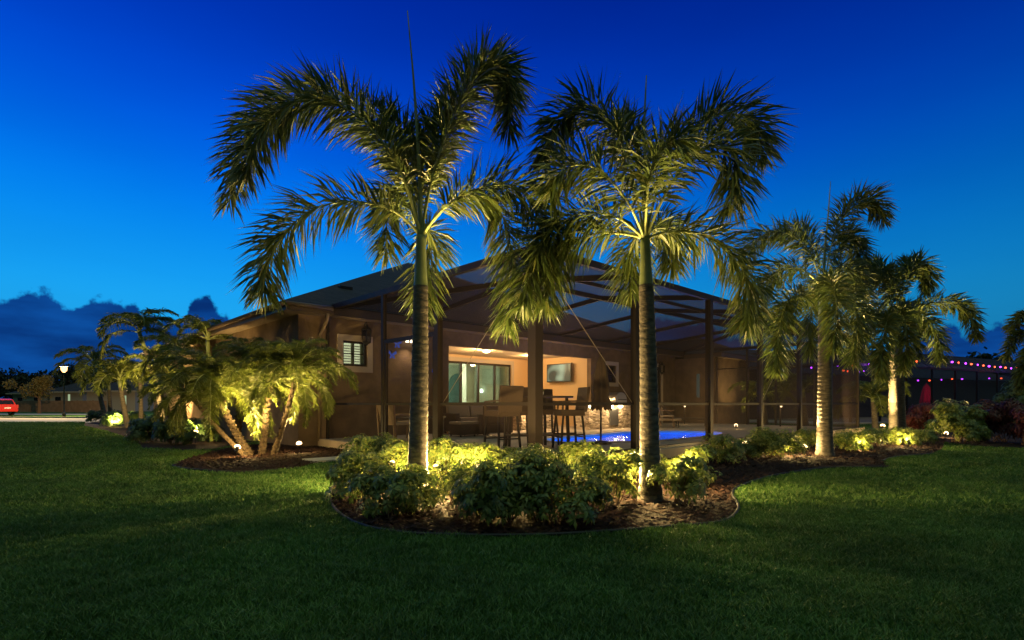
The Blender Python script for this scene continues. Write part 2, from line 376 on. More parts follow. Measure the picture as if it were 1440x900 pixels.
def grass(seed=5):
    r = np.random.default_rng(seed); xs = []; ys = []
    for y0, y1, dens in ((2.2, 3.6, 12000), (3.6, 5.5, 6500), (5.5, 8.0, 2900), (8.0, 12.5, 1300), (12.5, 20, 420), (20, 33, 190)):
        hw = .99 * y1 + .2; n = int(dens * (y1 - y0) * 2 * hw)
        xs.append(r.uniform(-hw, hw, n)); ys.append(r.uniform(y0, y1, n))
    x = np.concatenate(xs); y = np.concatenate(ys); k = np.abs(x) < .97 * y + .25
    for b in BEDS: k &= ~inside(b, x, y)
    k &= ~inside([tuple(H(.5, -7.5).xy), tuple(H(19.2, -7.5).xy), tuple(H(19.2, 20).xy), tuple(H(.5, 20).xy)], x, y)
    k &= ~inside([tuple(H(-.2, -4.3).xy), tuple(H(1.2, -4.3).xy), tuple(H(1.2, .5).xy), tuple(H(-.2, .5).xy)], x, y)
    x = x[k]; y = y[k]; n = len(x)
    clump = (np.sin(x * 7.1 + 1.3 * np.sin(y * 5.3)) * np.sin(y * 6.3 + 1.7 * np.sin(x * 4.1)) + .6 * np.sin(x * 19 + y * 13) * np.sin(y * 23 - x * 9)) * .5 + .5
    far = np.clip(y / 4.0, 1, 6)
    h = (.018 + .022 * clump + r.uniform(0, .018, n)) ; w = (.0022 + r.uniform(0, .0020, n)) * far
    a = r.uniform(0, 6.28, n); la = r.uniform(0, 6.28, n); lean = h * r.uniform(.2, 1.3, n)
    s = np.stack([np.cos(a), np.sin(a), np.zeros(n)], 1) * w[:, None]
    b0 = np.stack([x, y, np.zeros(n)], 1); m_ = b0 + np.stack([np.cos(la) * lean * .35, np.sin(la) * lean * .35, h * .6], 1); t = b0 + np.stack([np.cos(la) * lean, np.sin(la) * lean, h], 1)
    v = np.stack([b0 - s, b0 + s, m_ + s * .8, m_ - s * .8, t], 1).reshape(-1, 3)
    i = np.arange(n)[:, None] * 5
    prop(np_mesh('grass', v, [i + np.array([[0, 1, 2, 3]]), i + np.array([[3, 2, 4]])], M_GRASSBLADE), 'short dense green lawn grass in the foreground', 'grass', kind='stuff')
grass()

# plastic bed edging
def edging(pts, label):
    o = MB().tube([(x, y, .022) for x, y in pts], .015, 8).build('lawn_edging', M_EDGE, smooth=True)
    prop(o, label, 'lawn edging', 'black edging strips along the beds')
edging(smooth_poly(BED1_FRONT, 6, False), 'long black curved edging strip round the front palm bed')
edging(smooth_poly(BED1_FRONT2, 4, False), 'short black edging strip at the right tip of the palm bed')
edging(smooth_poly([G(*p) for p in [(243, 656), (262, 660.5), (320, 665), (370, 664), (420, 658)]], 5, False), 'black edging strip round the date palm bed on the left')

# road, verge, pavement at far left
def strip(name, pxs, z, m): return sheet(name, [G(*p) for p in pxs], z, m)
strip('road', [(-700, 598), (126, 594.6), (160, 588.5), (-500, 586.5)], .008, M_CONCRETE)
strip('pavement', [(-400, 582.2), (140, 583.6), (140, 582.0), (-400, 580.8)], .008, M_CONCRETE)
M_KERB = mat('kerb_concrete', (.45, .42, .38), .9)
kb = MB(); p0 = G(-600, 586.5); p1 = G(160, 588.0)
kb.beam((*p0, .06), (*p1, .06), .15, .12); prop(kb.build('kerb', M_KERB), kind='structure')
# stepping pad in the grass at the edge of the cage
o = MB().box(-.42, .42, -.28, .28, 0, .05).build('paving_slab', M_CONCRETE, bevel=.012); o.location = (*G(463, 648), 0); o.rotation_euler[2] = ANG
prop(o, 'pale concrete stepping slab between the two planting beds', 'paving slab')

# ------------------------------------------------------------------ pool deck with a free-form pool hole
DZ = .20
def c_(px, py): Y = (EYE - DZ) * F / (py - HY); return ((px - 720) / F * Y, Y)
def to_h(p):
    dx, dy = p[0] - OX, p[1] - OY; return (dx * UX + dy * UY, -dx * UY + dy * UX)
POOL_H = smooth_poly([(4.65, -4.6), (5.4, -5.35), (7.0, -5.9), (9.0, -5.85), (10.8, -5.6), (11.5, -4.8), (10.7, -3.6), (9.4, -3.1), (7.8, -3.35), (6.2, -3.5), (5.0, -3.8)], 6)
deck = thing('pool_terrace', '', '', (OX, OY, 0), ANG)
prop(deck, kind='structure')
outer = [(1.0, -7.28), (19.1, -7.28), (19.1, .5), (19.1, 4.6), (.98, 4.6), (.98, .5)]
outer = [(1.0, -7.28), (19.1, -7.28), (19.1, 4.6), (1.0, 4.6)]
tr = tessellate_polygon([[Vector((*p, 0)) for p in outer], [Vector((*p, 0)) for p in POOL_H]])
dk = MB().add([(x, y, DZ) for x, y in outer + POOL_H], tr)
for i in range(4):
    (x0, y0), (x1, y1) = outer[i], outer[(i + 1) % 4]; dk.add([(x0, y0, -.05), (x1, y1, -.05), (x1, y1, DZ), (x0, y0, DZ)], [(0, 1, 2, 3)])
prop(dk.build('pool_deck', M_DECK, deck))
lo = [(-1500, -60), (1500, -60), (1500, 2500), (-1500, 2500)]; ho = [tuple(H(x, y).xy) for x, y in POOL_H]
lw = MB().add([(x, y, 0) for x, y in lo + ho], tessellate_polygon([[Vector((*q, 0)) for q in lo], [Vector((*q, 0)) for q in ho]]))
prop(lw.build('lawn', M_LAWN), kind='structure')
n = len(POOL_H); vs = [(x, y, DZ + .002) for x, y in POOL_H]; cx = sum(p[0] for p in POOL_H) / n; cy = sum(p[1] for p in POOL_H) / n
out_ = [(x + (x - cx) / math.hypot(x - cx, y - cy) * .22, y + (y - cy) / math.hypot(x - cx, y - cy) * .22) for x, y in POOL_H]
cp = MB(); V = []
for (x, y), (ox, oy) in zip(POOL_H, out_): V += [(x, y, DZ - .04), (x, y, DZ + .022), (ox, oy, DZ + .022), (ox, oy, DZ - .02)]
cp.add(V, [(4 * i + k, 4 * i + k + 1, 4 * ((i + 1) % n) + k + 1, 4 * ((i + 1) % n) + k) for i in range(n) for k in range(3)])
M_COPING = mat('pool_coping', (.30, .25, .22), .6, bump=.3, bscale=30)
cp.build('pool_coping', M_COPING, deck)
M_BASIN = mat('pool_plaster', (.06, .26, .62), .6, col2=(.10, .34, .70), scale=6)
bs = MB(); V = [(x, y, DZ - .04) for x, y in POOL_H] + [(x, y, -1.1) for x, y in POOL_H]
bs.add(V, [(i, (i + 1) % n, (i + 1) % n + n, i + n) for i in range(n)]); bs.add([(x, y, -1.1) for x, y in POOL_H], tessellate_polygon([[Vector((*p, 0)) for p in POOL_H]]))
pool = prop(bs.build('swimming_pool', M_BASIN), 'free-form swimming pool lit blue from inside, in the screened terrace', 'pool'); pool.location = (OX, OY, 0); pool.rotation_euler[2] = ANG
M_WATER, g_, fr_ = glassy('pool_water', (.70, .85, 1.0), .03, 1.33)
nt = M_WATER.node_tree; nn = nt.nodes.new('ShaderNodeTexNoise'); nn.inputs['Scale'].default_value = 5; nn.inputs['Detail'].default_value = 3
tcn = nt.nodes.new('ShaderNodeTexCoord'); nt.links.new(tcn.outputs['Object'], nn.inputs['Vector'])
bpn = nt.nodes.new('ShaderNodeBump'); bpn.inputs['Strength'].default_value = .9; bpn.inputs['Distance'].default_value = .03
nt.links.new(nn.outputs['Fac'], bpn.inputs['Height']); nt.links.new(bpn.outputs[0], g_.inputs['Normal']); nt.links.new(bpn.outputs[0], fr_.inputs['Normal'])
w_ = MB().add([(x, y, DZ - .06) for x, y in POOL_H], tessellate_polygon([[Vector((*p, 0)) for p in POOL_H]])).build('water', M_WATER)
w_.data.flip_normals() if w_.data.polygons[0].normal.z < 0 else None
w_.location = (OX, OY, 0); w_.rotation_euler[2] = ANG; prop(w_, kind='structure')
M_POOLLAMP = emit('pool_lamp_glow', (.55, .65, 1.0), 14)
for k, (a, b) in enumerate([(8.3, -5.8), (6.2, -5.6), (10.2, -5.65)]):
    l = MB().lathe([(.02, -.02), (.10, 0), (.10, .02), (.02, .03)], 14).build('pool_light', M_POOLLAMP, pool); l.location = (a, b, -.25); l.rotation_euler[0] = math.radians(-90)
for a, b in [(5.6, -4.4), (7.2, -4.5), (8.9, -4.5), (10.5, -4.7)]:
    point(pool, H(a, b, -.45), 95, (.0, .27, 1.0), .25)

# ------------------------------------------------------------------ the house
EZ = 3.55
house = thing('brick_house', 'single-storey stucco house with dark hip roof behind the palms', 'house', (OX, OY, 0), ANG); house.name = 'house'
aw1, aw2 = A_of(482, .5), A_of(516, .5)
W1 = (aw1, aw2, Z_of(515, 2.03, .5), Z_of(480, 2.03, .5))
LA0, LA1, LZ = A_of(631, .5), A_of(831, .5), 2.92
W2 = (A_of(848, .5), A_of(866, .5), 1.99, 2.70)
W3 = (A_of(917, .5), A_of(929, .5), .35, 2.80)
def holed(mb, a0, a1, b0, b1, z0, z1, holes, axis='a', mi=0):
    bx = (lambda p, q, r, s: mb.box(p, q, b0, b1, r, s, mi)) if axis == 'a' else (lambda p, q, r, s: mb.box(b0, b1, p, q, r, s, mi))
    x = a0
    for h0, h1, hz0, hz1 in sorted(holes):
        bx(x, h0, z0, z1)
        if hz0 > z0: bx(h0, h1, z0, hz0)
        if hz1 < z1: bx(h0, h1, hz1, z1)
        x = h1
    bx(x, a1, z0, z1)
wl = MB()
holed(wl, .5, 18.7, .5, .7, 0, 3.40, [W1, (LA0, LA1, .15, LZ), W2, W3])
wl.box(.5, .7, .7, 18.2, 0, 3.40); wl.box(18.5, 18.7, .7, 18.2, 0, 3.4); wl.box(.7, 18.5, 18.0, 18.2, 0, 3.4)
wl.box(18.72, 18.92, -1.4, .7, 0, 3.25); wl.box(18.92, 22.6, -1.4, -1.2, 0, 3.25); wl.box(22.4, 22.6, -1.2, 10, 0, 3.25)
wl.build('wall', M_STUCCO, house)
# lanai recess
BB = 4.1
DR = (A_of(632, BB) - 1.2, A_of(719, BB), .2, 2.80)
ll = MB(); holed(ll, LA0 - .0, LA1, BB, BB + .2, .1, 3.06, [DR])
ll.box(LA0 - .2, LA0 - .002, .702, BB, .1, 3.06); ll.box(LA1 + .002, LA1 + .2, .702, BB + .2, .1, 3.06)
ll.build('lanai_wall', M_LANAI, house)
M_CEIL = mat('lanai_ceiling', (.62, .50, .36), .9, bump=.1, bscale=60)
MB().box(LA0 - .2, LA1 + .2, .702, BB + .2, 3.062, 3.12).build('lanai_ceiling', M_CEIL, house)
# roof: hip roof, eave and fascia
def hip(mb, a0, a1, b0, b1, z, pitch, ridge=.3):
    ca, cb = (a0 + a1) / 2, (b0 + b1) / 2; hb = (b1 - b0) / 2; ha = (a1 - a0) / 2; run = min(ha, hb); zt = z + run * pitch
    if ha >= hb: r0, r1 = (a0 + run, cb, zt), (a1 - run + .001, cb, zt)
    else: r0, r1 = (ca, b0 + run, zt), (ca, b1 - run, zt)
    v = [(a0, b0, z), (a1, b0, z), (a1, b1, z), (a0, b1, z), r0, r1]
    f = [(0, 1, 5, 4), (1, 2, 5), (2, 3, 4, 5), (3, 0, 4)] if ha >= hb else [(0, 1, 4), (1, 2, 5, 4), (2, 3, 5), (3, 0, 4, 5)]
    mb.add(v, f)
M_SHINGLE = mat('shingle_courses', (.035, .033, .036), .9)
def shingle(m):
    nt = m.node_tree; N = nt.nodes; L = nt.links; b = N['Principled BSDF']
    tc = N.new('ShaderNodeTexCoord'); br = N.new('ShaderNodeTexBrick'); mp = N.new('ShaderNodeMapping')
    sx = N.new('ShaderNodeSeparateXYZ'); cx_ = N.new('ShaderNodeCombineXYZ'); ad = N.new('ShaderNodeMath'); L.new(tc.outputs['Object'], sx.inputs[0])
    L.new(sx.outputs['X'], ad.inputs[0]); L.new(sx.outputs['Y'], ad.inputs[1]); L.new(ad.outputs[0], cx_.inputs['X']); L.new(sx.outputs['Z'], cx_.inputs['Y'])
    L.new(cx_.outputs[0], br.inputs['Vector']); br.inputs['Scale'].default_value = 1.0; br.inputs['Brick Width'].default_value = .30; br.inputs['Row Height'].default_value = .075
    br.inputs['Mortar Size'].default_value = .006; br.inputs['Color1'].default_value = (.010, .010, .013, 1); br.inputs['Color2'].default_value = (.026, .024, .026, 1); br.inputs['Mortar'].default_value = (.003, .003, .003, 1)
    L.new(br.outputs['Color'], b.inputs['Base Color']); bp = N.new('ShaderNodeBump'); bp.inputs['Strength'].default_value = .6; bp.inputs['Distance'].default_value = .02
    L.new(br.outputs['Fac'], bp.inputs['Height']); bp.invert = True; L.new(bp.outputs[0], b.inputs['Normal'])
shingle(M_SHINGLE)
rf = MB(); hip(rf, -.04, 19.1, -.04, 18.7, EZ + .02, .463); roof = rf.build('roof', M_SHINGLE, house)
rf2 = MB(); hip(rf2, 18.5, 23.1, -1.9, 14, 3.42, .463); rf2.build('roof', M_SHINGLE, house)
fs = MB()
for q in ((0, 19.06, 0, .04), (0, .04, .04, 18.6), (19.02, 19.06, .04, 18.6)): fs.box(*q, EZ - .2, EZ + .012)
fs.box(18.55, 23.05, -1.86, -1.82, 3.22, 3.415); fs.box(18.55, 18.59, -1.82, -.02, 3.22, 3.415)
fs.build('fascia', M_FASCIA, roof)
gt = MB(); gt.tube([(-.02, -.07, EZ - .06), (1.15, -.07, EZ - .06)], .065, 8); gt.tube([(-.07, 0, EZ - .06), (-.07, 18, EZ - .06)], .065, 8)
gt.build('gutter', M_FASCIA, roof, smooth=True)
sf = MB(); sf.box(.04, 19.02, .04, .498, EZ - .19, EZ - .15); sf.box(.04, .498, .5, 18.6, EZ - .19, EZ - .15); sf.box(18.6, 23.0, -1.8, -1.402, 3.24, 3.26)
sf.build('soffit', mat('soffit_paint', (.16, .12, .085), .9), roof)
dsp = MB(); dsp.tube([(1.02, -.06, 3.36), (1.02, -.02, 3.2), (1.02, .2, 3.02), (1.02, .44, 2.86), (1.02, .455, 2.6), (1.02, .455, .15)], .038, 10)
dsp.build('downspout', mat('downspout_paint', (.18, .13, .09), .5), house, smooth=True)
va_ = A_of(485, 2.05); MB().box(va_ - .2, va_ + .2, 1.95, 2.2, EZ + .85, EZ + 1.03).build('roof_vent', M_BLACK, roof)

def window(a0, a1, z0, z1, b=.5, shutters=True, glow=(1.0, .80, .45), gs=1.6, bars=(1, 1), trim=.16):
    w = MB(); fw = .05
    w.box(a0, a0 + fw, b + .05, b + .13, z0, z1); w.box(a1 - fw, a1, b + .05, b + .13, z0, z1); w.box(a0 + fw, a1 - fw, b + .05, b + .13, z0, z0 + fw); w.box(a0 + fw, a1 - fw, b + .05, b + .13, z1 - fw, z1)
    for k in range(bars[0]): x = a0 + (a1 - a0) * (k + 1) / (bars[0] + 1); w.box(x - .012, x + .012, b + .07, b + .11, z0 + fw, z1 - fw)
    for k in range(bars[1]): x = z0 + (z1 - z0) * (k + 1) / (bars[1] + 1); w.box(a0 + fw, a1 - fw, b + .072, b + .108, x - .012, x + .012)
    win = w.build('window', M_BRONZE, house)
    MB().box(a0 + fw, a1 - fw, b + .088, b + .093, z0 + fw, z1 - fw).build('pane', M_GLASS, win)
    t = MB(); tz = z0 - trim if z0 > .6 else .2
    t.box(a0 - trim, a0 - .002, b - .035, b - .002, tz, z1 + trim); t.box(a1 + .002, a1 + trim, b - .035, b - .002, tz, z1 + trim); t.box(a0 - .002, a1 + .002, b - .035, b - .002, z1 + .002, z1 + trim)
    if z0 > .6: t.box(a0 - .002, a1 + .002, b - .045, b - .002, z0 - trim, z0 - .002)
    t.build('window_trim', M_TRIM, win)
    e = emit('lit_room', glow, gs); MB().box(a0 - .1, a1 + .1, b + .42, b + .44, z0 - .1, z1 + .1).build('lit_blind', e, win)
    if shutters:
        s = MB(); h = .07; z = z0 + fw + .02
        while z < z1 - fw:
            s.box(a0 + fw + .05, a1 - fw - .05, -.035, .035, -.004, .004, 0, Matrix.Translation((0, b + .22, z)) @ Matrix.Rotation(math.radians(-14), 4, 'X')); z += h
        xm = (a0 + a1) / 2; s.box(xm - .03, xm + .03, b + .17, b + .19, z0, z1); s.box(a0, a0 + .09, b + .2, b + .24, z0, z1); s.box(a1 - .09, a1, b + .2, b + .24, z0, z1)
        s.build('shutter', mat('white_shutter', (.7, .66, .58), .6), win)
window(*W1, gs=1.5, glow=(1.0, .80, .50)); window(*W2, gs=1.3, glow=(1.0, .80, .45), shutters=False); window(*W3, gs=.35, glow=(.55, .95, .80), bars=(1, 4), shutters=False)
# slit window in the far wing
sw = MB().box(18.69, 18.715, -.75, -.60, 1.4, 2.5).build('window', emit('slit_glow', (.5, .8, .7), .06), house)

# sliding glass door with the room behind it
d0, d1, dz0, dz1 = DR
sd = MB(); fw = .06
ncol = 5
for k in range(ncol + 1):
    x = d0 + (d1 - d0) * k / ncol; sd.box(max(d0, x - .035), min(d1, x + .035), BB + .04, BB + .14, dz0, dz1)
sd.box(d0, d1, BB + .042, BB + .138, dz1 - .08, dz1 - .001); sd.box(d0, d1, BB + .042, BB + .138, dz0 + .001, dz0 + .08)
slide = sd.build('sliding_door', M_BRONZE, house)
MB().box(d0 + .03, d1 - .03, BB + .088, BB + .094, dz0 + .05, dz1 - .05).build('pane', M_GLASS, slide)
tm = MB(); tm.box(d0 - .1, d1 + .14, BB - .03, BB - .002, dz1 + .002, dz1 + .16); tm.box(d1 + .002, d1 + .14, BB - .03, BB - .002, .2, dz1); tm.build('door_trim', M_TRIM, slide)
M_TEAL = mat('teal_room_paint', (.40, .46, .38), .9)
rm = MB(); rm.box(d0 - 1, 12.4, 8.2, 8.3, .2, 3.0); rm.box(d0 - 1.1, d0 - 1, BB + .2, 8.2, .2, 3.0); rm.box(12.4, 12.5, BB + .2, 8.3, .2, 3.0); rm.build('room_wall', M_TEAL, house)
MB().box(d0 - 1, 12.4, BB + .21, 8.2, .17, .198).build('room_floor', mat('room_tile', (.45, .40, .34), .3), house)
MB().box(d0 - 1, 12.4, BB + .21, 8.2, 3.0, 3.05).build('room_ceiling', mat('white_paint', (.75, .72, .66), .9), house)
ar = MB(); ac, zr = A_of(645, 8.1), 2.05; pr = [(-.55, .2), (.55, .2)] + [(.55 * math.cos(t), zr + .55 * math.sin(t)) for t in np.linspace(0, math.pi, 14)]
V = [(ac + x, 8.12, z) for x, z in pr] + [(ac + x, 8.18, z) for x, z in pr]; m_ = len(pr)
ar.add(V, [tuple(range(m_)), tuple(range(m_, 2 * m_))[::-1]] + [(i, (i + 1) % m_, (i + 1) % m_ + m_, i + m_) for i in range(m_)]); ar.build('archway', mat('deep_teal', (.06, .16, .18), .8), house)
MB().box(A_of(655, 6) - .05, A_of(665, 6), 5.9, 6.2, .2, 3.0).build('room_column', mat('white_paint', (.75, .72, .66), .9), house)
MB().box(A_of(688, 7.8), A_of(703, 7.8), 7.7, 8.15, .2, 2.3).build('cabinet', mat('dark_cabinet', (.05, .06, .05), .5), house)
RLG = emit('room_lamp_glow', (1, .95, .75), 8)
for px in (677, 690, 702): MB().lathe([(.03, -.09), (.07, -.07), (.07, .07), (.03, .09)], 10, c=(A_of(px, 7.4), 7.4, 1.75)).build('room_lamp', RLG, house)
point(house, H((d0 + d1) / 2 - .6, 6.2, 2.6), 420, (1, .86, .56), .2)

# lanai ceiling lamp (a thing of its own)
la = thing('ceiling_light', 'round glowing ceiling light on the covered patio', 'ceiling light', H(A_of(684, 1.7), 1.7, 3.06))
MB().lathe([(.16, 0), (.17, -.02), (.15, -.04)], 20).build('light_base', M_STEEL, la)
MB().lathe([(.145, -.04), (.14, -.075), (.10, -.11), (.03, -.125)], 20).build('glass_bowl', emit('lanai_bowl', (1, .80, .42), 22), la, smooth=True)
point(la, H(A_of(684, 1.7), 1.7, 2.80), 330, (1, .62, .25), .12)
point(la, H(LA1 - 1.6, 2.4, 2.95), 170, (1, .62, .25), .15)

# ------------------------------------------------------------------ the screen enclosure
cage = thing('screen_enclosure', 'dark bronze screened pool enclosure joined to the house', 'pool enclosure', (OX, OY, 0), ANG)
BA = [-2.46, -4.5]; B0 = -7.1; AEND = 18.9
AS = [1.2, 3.95, 6.95, 9.8, 12.7, 15.6, 18.85]
ZT = EZ
def post(a, b, w=.09, z0=DZ + .001, z1=ZT - .06): MB().box(a - w / 2, a + w / 2, b - w / 2, b + w / 2, z0, z1).build('post', M_BRONZE, cage)
post(1.2, .35, .06); post(1.2, BA[0], .09); post(1.2, BA[1], .12); post(1.2, B0, .17)
for a, w in zip(AS[1:], (.12, .13, .12, .12, .12, .10)): post(a, B0, w)
for b in (-5.6, -4.1, -2.9, -1.5): post(AEND - .05, b, .08)
bm_ = MB()
bm_.beam((1.2, .3, ZT), (1.2, B0, ZT), .10, .12); bm_.beam((1.25, B0, ZT), (AEND, B0, ZT), .10, .119); bm_.beam((AEND - .05, B0 + .05, ZT), (AEND - .05, -1.4, ZT), .10, .12)
bm_.build('eave_beam', M_BRONZE, cage)
rl = MB(); ZR = EYE
ys = [.32, BA[0], BA[1], B0]
for i in range(3): rl.box(1.175, 1.225, ys[i + 1] + .09, ys[i] - .07, ZR - .028, ZR + .028)
for i in range(6): rl.box(AS[i] + .09, AS[i + 1] - .07, B0 - .025, B0 + .025, ZR - .028, ZR + .028)
rl.box(AEND - .075, AEND - .025, B0 + .06, -1.45, ZR - .028, ZR + .028); rl.box(AEND - .075, AEND - .025, B0 + .06, -1.45, 2.66, 2.71)
rl.build('rail', M_BRONZE, cage)
br_ = MB(); br_.box(1.165, 1.235, BA[1] + .065, BA[0] - .05, 2.42, 2.50); br_.box(1.171, 1.229, BA[1]+.151, BA[0]-.131, DZ + .01, DZ + .06)
br_.box(1.17, 1.23, BA[1] + .07, BA[1] + .15, DZ + .01, 2.415); br_.box(1.17, 1.23, BA[0] - .13, BA[0] - .05, DZ + .01, 2.415)
br_.build('door_frame', M_BRONZE, cage)
bp_ = MB()
bp_.box(1.17, 1.23, B0 + .09, BA[1] - .07, DZ + .001, DZ + .05)
for i in range(6): bp_.box(AS[i] + .09, AS[i + 1] - .07, B0 - .03, B0 + .03, DZ + .001, DZ + .05)
bp_.build('bottom_plate', M_BRONZE, cage)
# roof members
RG = (3.9, 16.0, -4.0, 3.98)
def rz(a, b):
    """height of the shallow hipped screen roof"""
    return ZT + min((b - B0) / (RG[2] - B0), 1 - (b - RG[2]) / (0.3 - RG[2]) * .9, (a - 1.2) / (RG[0] - 1.2), (AEND - a) / (AEND - RG[1])) * (RG[3] - ZT)
rb = MB()
def rbm(p, q, w=.055, h=.10): rb.beam((*p, rz(*p) + .0), (*q, rz(*q) + .0), w, h)
rbm((RG[0], RG[2]), (RG[1], RG[2]), .08, .12)
for c in ((1.25, B0 + .05), (1.25, .2)): rbm(c, (RG[0], RG[2]), .06, .12)
for c in ((AEND - .1, B0 + .05), (AEND - .1, .2)): rbm(c, (RG[1], RG[2]), .06, .12)
for a in (3.95, 6.95, 9.8, 12.7, 15.6): rbm((a, B0 + .05), (a, RG[2]), .06, .12); rbm((a, RG[2]), (a, .2), .06, .12)
rbm((2.6, -5.5), (17.4, -5.5), .045, .08)
rb.build('roof_beam', M_BRONZE, cage)
cb = MB(); cb.tube([(1.25, B0 + .03, ZT - .1), (3.9, B0 + .03, ZR + .02)], .008, 5); cb.tube([(1.27, B0 + .1, ZT - .1), (1.27, BA[1] - .05, ZR + .02)], .006, 5)
cb.tube([(12.75, B0 + .03, ZT - .1), (9.9, B0 + .03, ZR)], .007, 5); cb.build('brace_cable', mat('steel_cable', (.5, .42, .3), .4, metal=.6), cage)
sn = MB()
sn.add([(1.2, .3, DZ), (1.2, B0, DZ), (1.2, B0, ZT), (1.2, .3, ZT)], [(0, 1, 2, 3)]); sn.add([(1.2, B0, DZ), (AEND, B0, DZ), (AEND, B0, ZT), (1.2, B0, ZT)], [(0, 1, 2, 3)])
sn.add([(AEND - .05, B0, DZ), (AEND - .05, -1.4, DZ), (AEND - .05, -1.4, ZT), (AEND - .05, B0, ZT)], [(0, 1, 2, 3)])
me_ = sn.build('screen_mesh', M_SCREEN, cage)
sr = MB(); q = [(1.2, B0), (AEND, B0), (AEND, .2), (1.2, .2)]; r0, r1 = (RG[0], RG[2]), (RG[1], RG[2])
V = [(*p, ZT + .05) for p in q] + [(*r0, RG[3] + .05), (*r1, RG[3] + .05)]
sr.add(V, [(0, 1, 5, 4), (1, 2, 5), (2, 3, 4, 5), (3, 0, 4)]); sr.build('screen_roof', M_SCREEN_TOP, cage)
# ------------------------------------------------------------------ palms
def catmull(pts, n):
    p = np.array([tuple(q) for q in pts], float); p = np.vstack([2 * p[0] - p[1], p, 2 * p[-1] - p[-2]]); out = []
    m = len(p) - 3
    for s in np.linspace(0, m - 1e-6, n):
        i = int(s); t = s - i; a, b, c, d = p[i:i + 4]
        out.append(.5 * ((2 * b) + (c - a) * t + (2 * a - 5 * b + 4 * c - d) * t * t + (3 * b - a - 3 * c + d) * t ** 3))
    return np.array(out)
def frond_geo(path, n, L0, r, plumose=True, t0=.14, w=.016, droop=.45, ca0=.30, ca1=.72, tipf=.62, rach=.016):
    """leaflets set round (plumose) or in two ranks along a curved rachis"""
    path = np.asarray(path); m = len(path)
    t = t0 + (1 - t0) * np.sort(r.random(n)) ** .92
    f = t * (m - 1); i = np.minimum(f.astype(int), m - 2); fr = (f - i)[:, None]
    pos = path[i] * (1 - fr) + path[i + 1] * fr
    tan = np.gradient(path, axis=0); tan = tan[i] * (1 - fr) + tan[i + 1] * fr; tan /= np.linalg.norm(tan, axis=1)[:, None]
    side = np.cross(tan, np.array([0, 0, 1.0])); bad = np.linalg.norm(side, axis=1) < .15; side[bad] = [1, 0, 0]
    side /= np.linalg.norm(side, axis=1)[:, None]; nor = np.cross(side, tan)
    if plumose: ph = r.uniform(0, 2 * np.pi, n)
    else: ph = np.where(r.random(n) < .5, 0, np.pi) + r.normal(0, .22, n) + np.where(r.random(n) < .5, .25, -.05)
    rad = side * np.cos(ph)[:, None] + nor * np.sin(ph)[:, None]
    ca = ca0 + (ca1 - ca0) * t + r.normal(0, .08, n); sa = np.sqrt(np.clip(1 - ca ** 2, .05, 1))
    d = tan * ca[:, None] + rad * sa[:, None]; d /= np.linalg.norm(d, axis=1)[:, None]
    u = (t - t0) / (1 - t0)
    ln = L0 * np.minimum(1, .45 + 2.6 * u) * (1 - (1 - tipf) * np.clip((u - .72) / .28, 0, 1) ** 1.3) * r.uniform(.75, 1.1, n)
    mid = pos + d * (ln * .55)[:, None] + np.array([0, 0, -1]) * (ln * .05 * droop)[:, None]
    dd = d + np.array([0, 0, -droop]) * r.uniform(.5, 1.4, n)[:, None]; dd /= np.linalg.norm(dd, axis=1)[:, None]
    tip = mid + dd * (ln * .47)[:, None]
    wv = np.cross(d, rad + tan * .4 + r.normal(0, .3, (n, 3))); wv /= np.linalg.norm(wv, axis=1)[:, None]; wv = wv * (w * r.uniform(.7, 1.2, n))[:, None]
    v = np.stack([pos - wv * .35, pos + wv * .35, mid + wv, mid - wv, tip], 1).reshape(-1, 3)
    k = np.arange(n)[:, None] * 5
    quads = k + np.array([[0, 1, 2, 3]]); tris = k + np.array([[3, 2, 4]])
    # rachis: tapered 5-sided tube
    rv = []; nn = 5
    tg = np.gradient(path, axis=0); tg /= np.linalg.norm(tg, axis=1)[:, None]
    sd = np.cross(tg, np.array([0, 0, 1.0])); b_ = np.linalg.norm(sd, axis=1) < .1; sd[b_] = [1, 0, 0]; sd /= np.linalg.norm(sd, axis=1)[:, None]; nr = np.cross(sd, tg)
    for j in range(m):
        rr = rach * (1 - .85 * j / (m - 1)) + (rach * 1.2 if j == 0 else 0)
        for q in range(nn):
            a = 2 * math.pi * q / nn; rv.append(path[j] + (sd[j] * math.cos(a) + nr[j] * math.sin(a)) * rr)
    base = len(v); rq = []
    for j in range(m - 1):
        for q in range(nn): rq.append((base + j * nn + q, base + j * nn + (q + 1) % nn, base + (j + 1) * nn + (q + 1) % nn, base + (j + 1) * nn + q))
    return np.vstack([v, np.array(rv)]), quads, np.array(rq), tris
def frond_obj(name, path, parent, n, L0, seed, mleaf=None, mr=None, **kw):
    v, q, rq, t = frond_geo(path, n, L0, np.random.default_rng(seed), **kw)
    midx = np.concatenate([np.zeros(len(q)), np.ones(len(rq)), np.zeros(len(t))])
    return np_mesh(name, v, [q, rq, t], [mleaf or M_FROND, mr or M_RACHIS], parent, midx)

